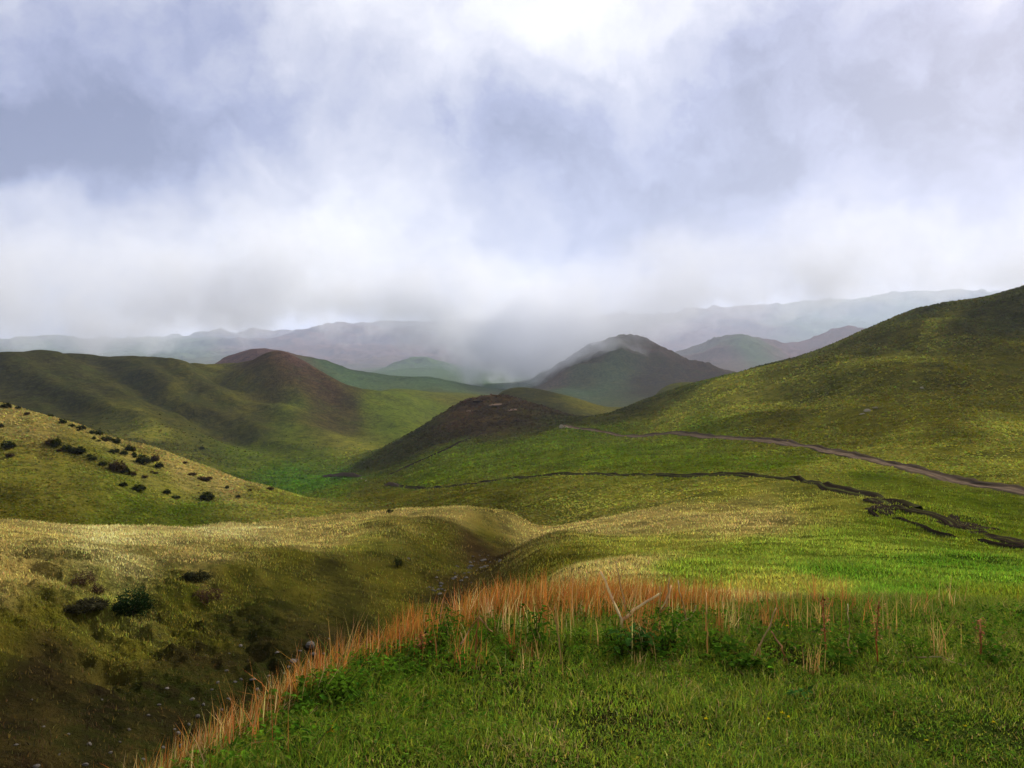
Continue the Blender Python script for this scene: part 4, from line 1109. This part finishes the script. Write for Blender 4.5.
# ------------------------------------------------------------------ air: haze over everything, low cloud on the hills
def box(name, lo, hi, mat):
    x0, y0, z0 = lo; x1, y1, z1 = hi
    V = np.array([(x0, y0, z0), (x1, y0, z0), (x1, y1, z0), (x0, y1, z0), (x0, y0, z1), (x1, y0, z1), (x1, y1, z1), (x0, y1, z1)])
    Q = np.array([(0, 3, 2, 1), (4, 5, 6, 7), (0, 1, 5, 4), (1, 2, 6, 5), (2, 3, 7, 6), (3, 0, 4, 7)])
    return mesh_obj(name, V, Q, mat)


HAZE = 5.5e-5
m, t = new_mat('haze_air')
v = t.add('ShaderNodeVolumePrincipled', {'Color': (0.66, 0.76, 1.0, 1), 'Density': HAZE, 'Anisotropy': 0.3})
t.add('ShaderNodeOutputMaterial', {'Volume': v.outputs[0]})
tag(box('haze', (-42000, -60, min(-80, GZ.min() - 1)), (42000, 22300, GZ.max() + 30), m), 'thin blue haze in the valley air', None, None, 'stuff')


def mist_material():
    m, t = new_mat('cloud_mist')
    pos = t.add('ShaderNodeNewGeometry').outputs['Position']
    sep = t.add('ShaderNodeSeparateXYZ', {0: pos}); X, Y, Zz = sep.outputs
    # domain warp + billow
    warp = t.add('ShaderNodeTexNoise', {'Vector': pos, 'Scale': 0.007, 'Detail': 4.0, 'Roughness': 0.55}).outputs['Color']
    wpos = t.add('ShaderNodeVectorMath', {0: pos, 1: t.add('ShaderNodeVectorMath', {0: warp, 'Scale': 120.0}, operation='SCALE').outputs[0]}, operation='ADD').outputs[0]
    n0 = t.add('ShaderNodeTexNoise', {'Vector': wpos, 'Scale': 0.0055, 'Detail': 3.0, 'Roughness': 0.5}).outputs['Fac']
    n1 = t.add('ShaderNodeTexNoise', {'Vector': wpos, 'Scale': 0.0095, 'Detail': 7.0, 'Roughness': 0.6}).outputs['Fac']
    g = lambda c, s: t.math('POWER', 2.718, t.math('MULTIPLY', t.math('POWER', t.math('ABSOLUTE', t.math('DIVIDE', t.math('SUBTRACT', X, c), s)), 2.0), -1.0))
    n2 = t.add('ShaderNodeTexNoise', {'Vector': wpos, 'Scale': 0.0036, 'Detail': 3.0, 'Roughness': 0.5}).outputs['Fac']
    # height of the ragged cloud base along x
    stops = [(-1300, 16), (-870, 22), (-660, 46), (-450, 72), (-300, 72), (-200, 36), (-110, -30), (0, -58), (110, -52), (230, -20), (310, 40), (410, 92), (520, 104), (680, 104), (850, 114), (1060, 128), (1300, 140)]
    rp = t.add('ShaderNodeValToRGB', {'Fac': t.remap(X, -1300, 1300)})
    el = rp.color_ramp.elements
    while len(el) > 2: el.remove(el[-1])
    for i, (x, h) in enumerate(stops):
        e = el[0] if i == 0 else el[-1] if i == len(stops) - 1 else el.new((x + 1300) / 2600)
        e.position = (x + 1300) / 2600; v_ = (h + 100) / 400; e.color = (v_, v_, v_, 1)
    base = t.math('SUBTRACT', t.math('MULTIPLY', rp.outputs[0], 400.0), 100.0)
    base = t.math('ADD', base, t.math('MULTIPLY', t.math('SUBTRACT', n0, 0.5), 230.0))
    lift = t.math('DIVIDE', t.math('SUBTRACT', Zz, base), 70.0, clamp=True)
    topf = t.remap(t.math('ADD', t.math('ADD', Zz, t.math('MULTIPLY', g(60.0, 240.0), 90.0)), t.math('MULTIPLY', t.math('SUBTRACT', n0, 0.5), 220.0)), 150.0, 310.0, 1.0, 0.0)
    topf = t.math('MULTIPLY', topf, t.remap(Zz, 300.0, 390.0, 1.0, 0.0))
    den = t.math('ADD', t.math('MULTIPLY', lift, 1.3), t.math('MULTIPLY', t.math('SUBTRACT', n1, 0.55), 8.0))
    den = t.math('MINIMUM', t.math('MAXIMUM', den, 0.0), 1.3)
    den = t.math('MULTIPLY', den, t.remap(lift, 0.0, 0.15, 0.0, 1.0))
    den = t.math('MULTIPLY', t.math('MULTIPLY', t.math('MULTIPLY', den, topf), t.remap(n2, 0.42, 0.60, 0.35, 1.35)), t.math('ADD', 0.0043, t.math('MULTIPLY', g(30.0, 210.0), 0.0055)))
    v = t.add('ShaderNodeVolumePrincipled', {'Color': (0.915, 0.94, 1.0, 1), 'Density': den, 'Anisotropy': 0.0})
    t.add('ShaderNodeOutputMaterial', {'Volume': v.outputs[0]})
    m.cycles.volume_step_rate = 0.4
    return m


USE_MIST = True
if USE_MIST:
    tag(box('mist', (-2600, 1480, -56), (2600, 2100, 395), mist_material()), 'low white cloud hanging over the hills', None, None, 'stuff')

# ------------------------------------------------------------------ sky and sun
SUN_AZ, SUN_EL = math.radians(32), math.radians(24)
sd = Vector((math.sin(SUN_AZ) * math.cos(SUN_EL), math.cos(SUN_AZ) * math.cos(SUN_EL), math.sin(SUN_EL)))
L = bpy.data.lights.new('sun', 'SUN'); L.energy = 4.0; L.angle = math.radians(16); L.color = (1.0, 0.92, 0.79)
lo = bpy.data.objects.new('sun', L); COL.objects.link(lo); lo.rotation_euler = (-sd).to_track_quat('-Z', 'Y').to_euler()

W = bpy.data.worlds.new('World'); SC.world = W; W.use_nodes = True
t = NT(W.node_tree)
dirv = t.add('ShaderNodeTexCoord').outputs['Generated']
sky = t.add('ShaderNodeTexSky', sky_type='NISHITA', sun_disc=False, sun_elevation=SUN_EL, sun_rotation=SUN_AZ)
bg1 = t.add('ShaderNodeBackground', {'Color': sky.outputs[0], 'Strength': 0.08})
wn = t.add('ShaderNodeTexNoise', {'Vector': dirv, 'Scale': 4.0, 'Detail': 7.0, 'Roughness': 0.6}).outputs['Color']
wv = t.add('ShaderNodeVectorMath', {0: wn, 1: (0.5, 0.5, 0.5)}, operation='SUBTRACT').outputs[0]
ws = t.add('ShaderNodeVectorMath', {0: wv, 'Scale': 0.22}, operation='SCALE').outputs[0]
dw = t.add('ShaderNodeVectorMath', {0: dirv, 1: ws}, operation='ADD').outputs[0]


def blob(px, py, sx, sy):
    d = Vector(((px - CX) / F, 1, (HZ - py) / F)).normalized()
    s = t.add('ShaderNodeVectorMath', {0: dw, 1: tuple(d)}, operation='SUBTRACT').outputs[0]
    q = t.add('ShaderNodeVectorMath', {0: s, 1: (F / sx, 1.2, F / sy)}, operation='MULTIPLY').outputs[0]
    l2 = t.add('ShaderNodeVectorMath', {0: q, 1: q}, operation='DOT_PRODUCT').outputs['Value']
    return t.math('POWER', 2.718, t.math('MULTIPLY', l2, -1.0))


B = 0.46
acc = None
for px, py, sx, sy, a_ in ((540, 10, 190, 110, 0.50), (350, 180, 120, 70, 0.46), (190, 225, 150, 50, 0.36), (90, 255, 160, 40, 0.22), (280, 260, 200, 60, 0.14),
                          (90, 125, 230, 85, -0.50), (20, 190, 130, 60, -0.24), (330, 60, 140, 60, 0.02), (520, 175, 70, 70, -0.20), (960, 130, 200, 100, -0.36), (760, 120, 130, 60, -0.12),
                          (870, 160, 60, 45, 0.16), (890, 235, 120, 40, 0.16), (700, 190, 60, 50, 0.06), (650, 180, 210, 110, -0.24), (620, 250, 170, 70, 0.0), (560, 240, 60, 60, -0.06), (20, 20, 120, 40, 0.10), (0, 330, 300, 40, 0.10), (1000, 280, 100, 40, 0.05)):
    k = t.math('MULTIPLY', blob(px, py, sx, sy), a_)
    acc = k if acc is None else t.math('ADD', acc, k)
fine = t.add('ShaderNodeTexNoise', {'Vector': dw, 'Scale': 6.5, 'Detail': 10.0, 'Roughness': 0.56}).outputs['Fac']
front = t.remap(t.add('ShaderNodeSeparateXYZ', {0: dirv}).outputs[1], 0.0, 0.7, -0.32, 0.0)
acc = t.math('ADD', acc, front)
fine2 = t.add('ShaderNodeTexNoise', {'Vector': dw, 'Scale': 17.0, 'Detail': 7.0, 'Roughness': 0.55}).outputs['Fac']
acc = t.math('ADD', acc, t.math('MULTIPLY', t.math('SUBTRACT', fine2, 0.5), 0.5))
bil = t.add('ShaderNodeTexNoise', {'Vector': dw, 'Scale': 5.0, 'Detail': 5.0, 'Roughness': 0.5}).outputs['Fac']
acc = t.math('ADD', acc, t.math('MULTIPLY', t.math('SUBTRACT', t.math('ABSOLUTE', t.math('SUBTRACT', bil, 0.5)), 0.08), 1.0))
val = t.math('ADD', t.math('ADD', acc, B), t.math('MULTIPLY', t.math('SUBTRACT', fine, 0.5), 1.05))
ramp = t.add('ShaderNodeValToRGB', {'Fac': val})
el = ramp.color_ramp.elements
el[0].position = 0.0; el[0].color = (0.20, 0.23, 0.38, 1)
el[1].position = 1.0; el[1].color = (0.97, 0.97, 1.0, 1)
for pos, c in ((0.25, (0.35, 0.385, 0.58, 1)), (0.5, (0.55, 0.57, 0.71, 1)), (0.75, (0.77, 0.775, 0.87, 1))):
    e = el.new(pos); e.color = c
back = t.remap(t.add('ShaderNodeSeparateXYZ', {0: dirv}).outputs[1], -0.35, 0.6, 1.0, 0.0)
skyc = t.mixc(back, ramp.outputs[0], (0.56, 0.56, 0.56))
bg2 = t.add('ShaderNodeBackground', {'Color': skyc, 'Strength': 0.535})
mx = t.add('ShaderNodeMixShader', {0: 0.93, 1: bg1.outputs[0], 2: bg2.outputs[0]})
t.add('ShaderNodeOutputWorld', {'Surface': mx.outputs[0]})

# ------------------------------------------------------------------ camera and render settings
cd = bpy.data.cameras.new('camera'); cam = bpy.data.objects.new('camera', cd); COL.objects.link(cam)
cam.location = (0, 0, EYE); cam.rotation_euler = (math.radians(90), 0, 0)
cd.sensor_width = 36; cd.lens = F / 1024 * 36; cd.shift_y = -(384 - HZ) / 1024
cd.clip_start = 0.05; cd.clip_end = 60000
SC.camera = cam
SC.render.resolution_x, SC.render.resolution_y = 1024, 768
vs = SC.view_settings; vs.view_transform = 'Standard'; vs.look = 'None'; vs.gamma = 1; vs.use_curve_mapping = False; vs.exposure = 0.95
cy = SC.cycles
cy.use_denoising = True; cy.max_bounces = 24; cy.diffuse_bounces = 3; cy.transmission_bounces = 4; cy.volume_bounces = 20; cy.transparent_max_bounces = 8
cy.volume_max_steps = 256; cy.volume_step_rate = 1.0
cy.use_adaptive_sampling = True; cy.adaptive_threshold = 0.02
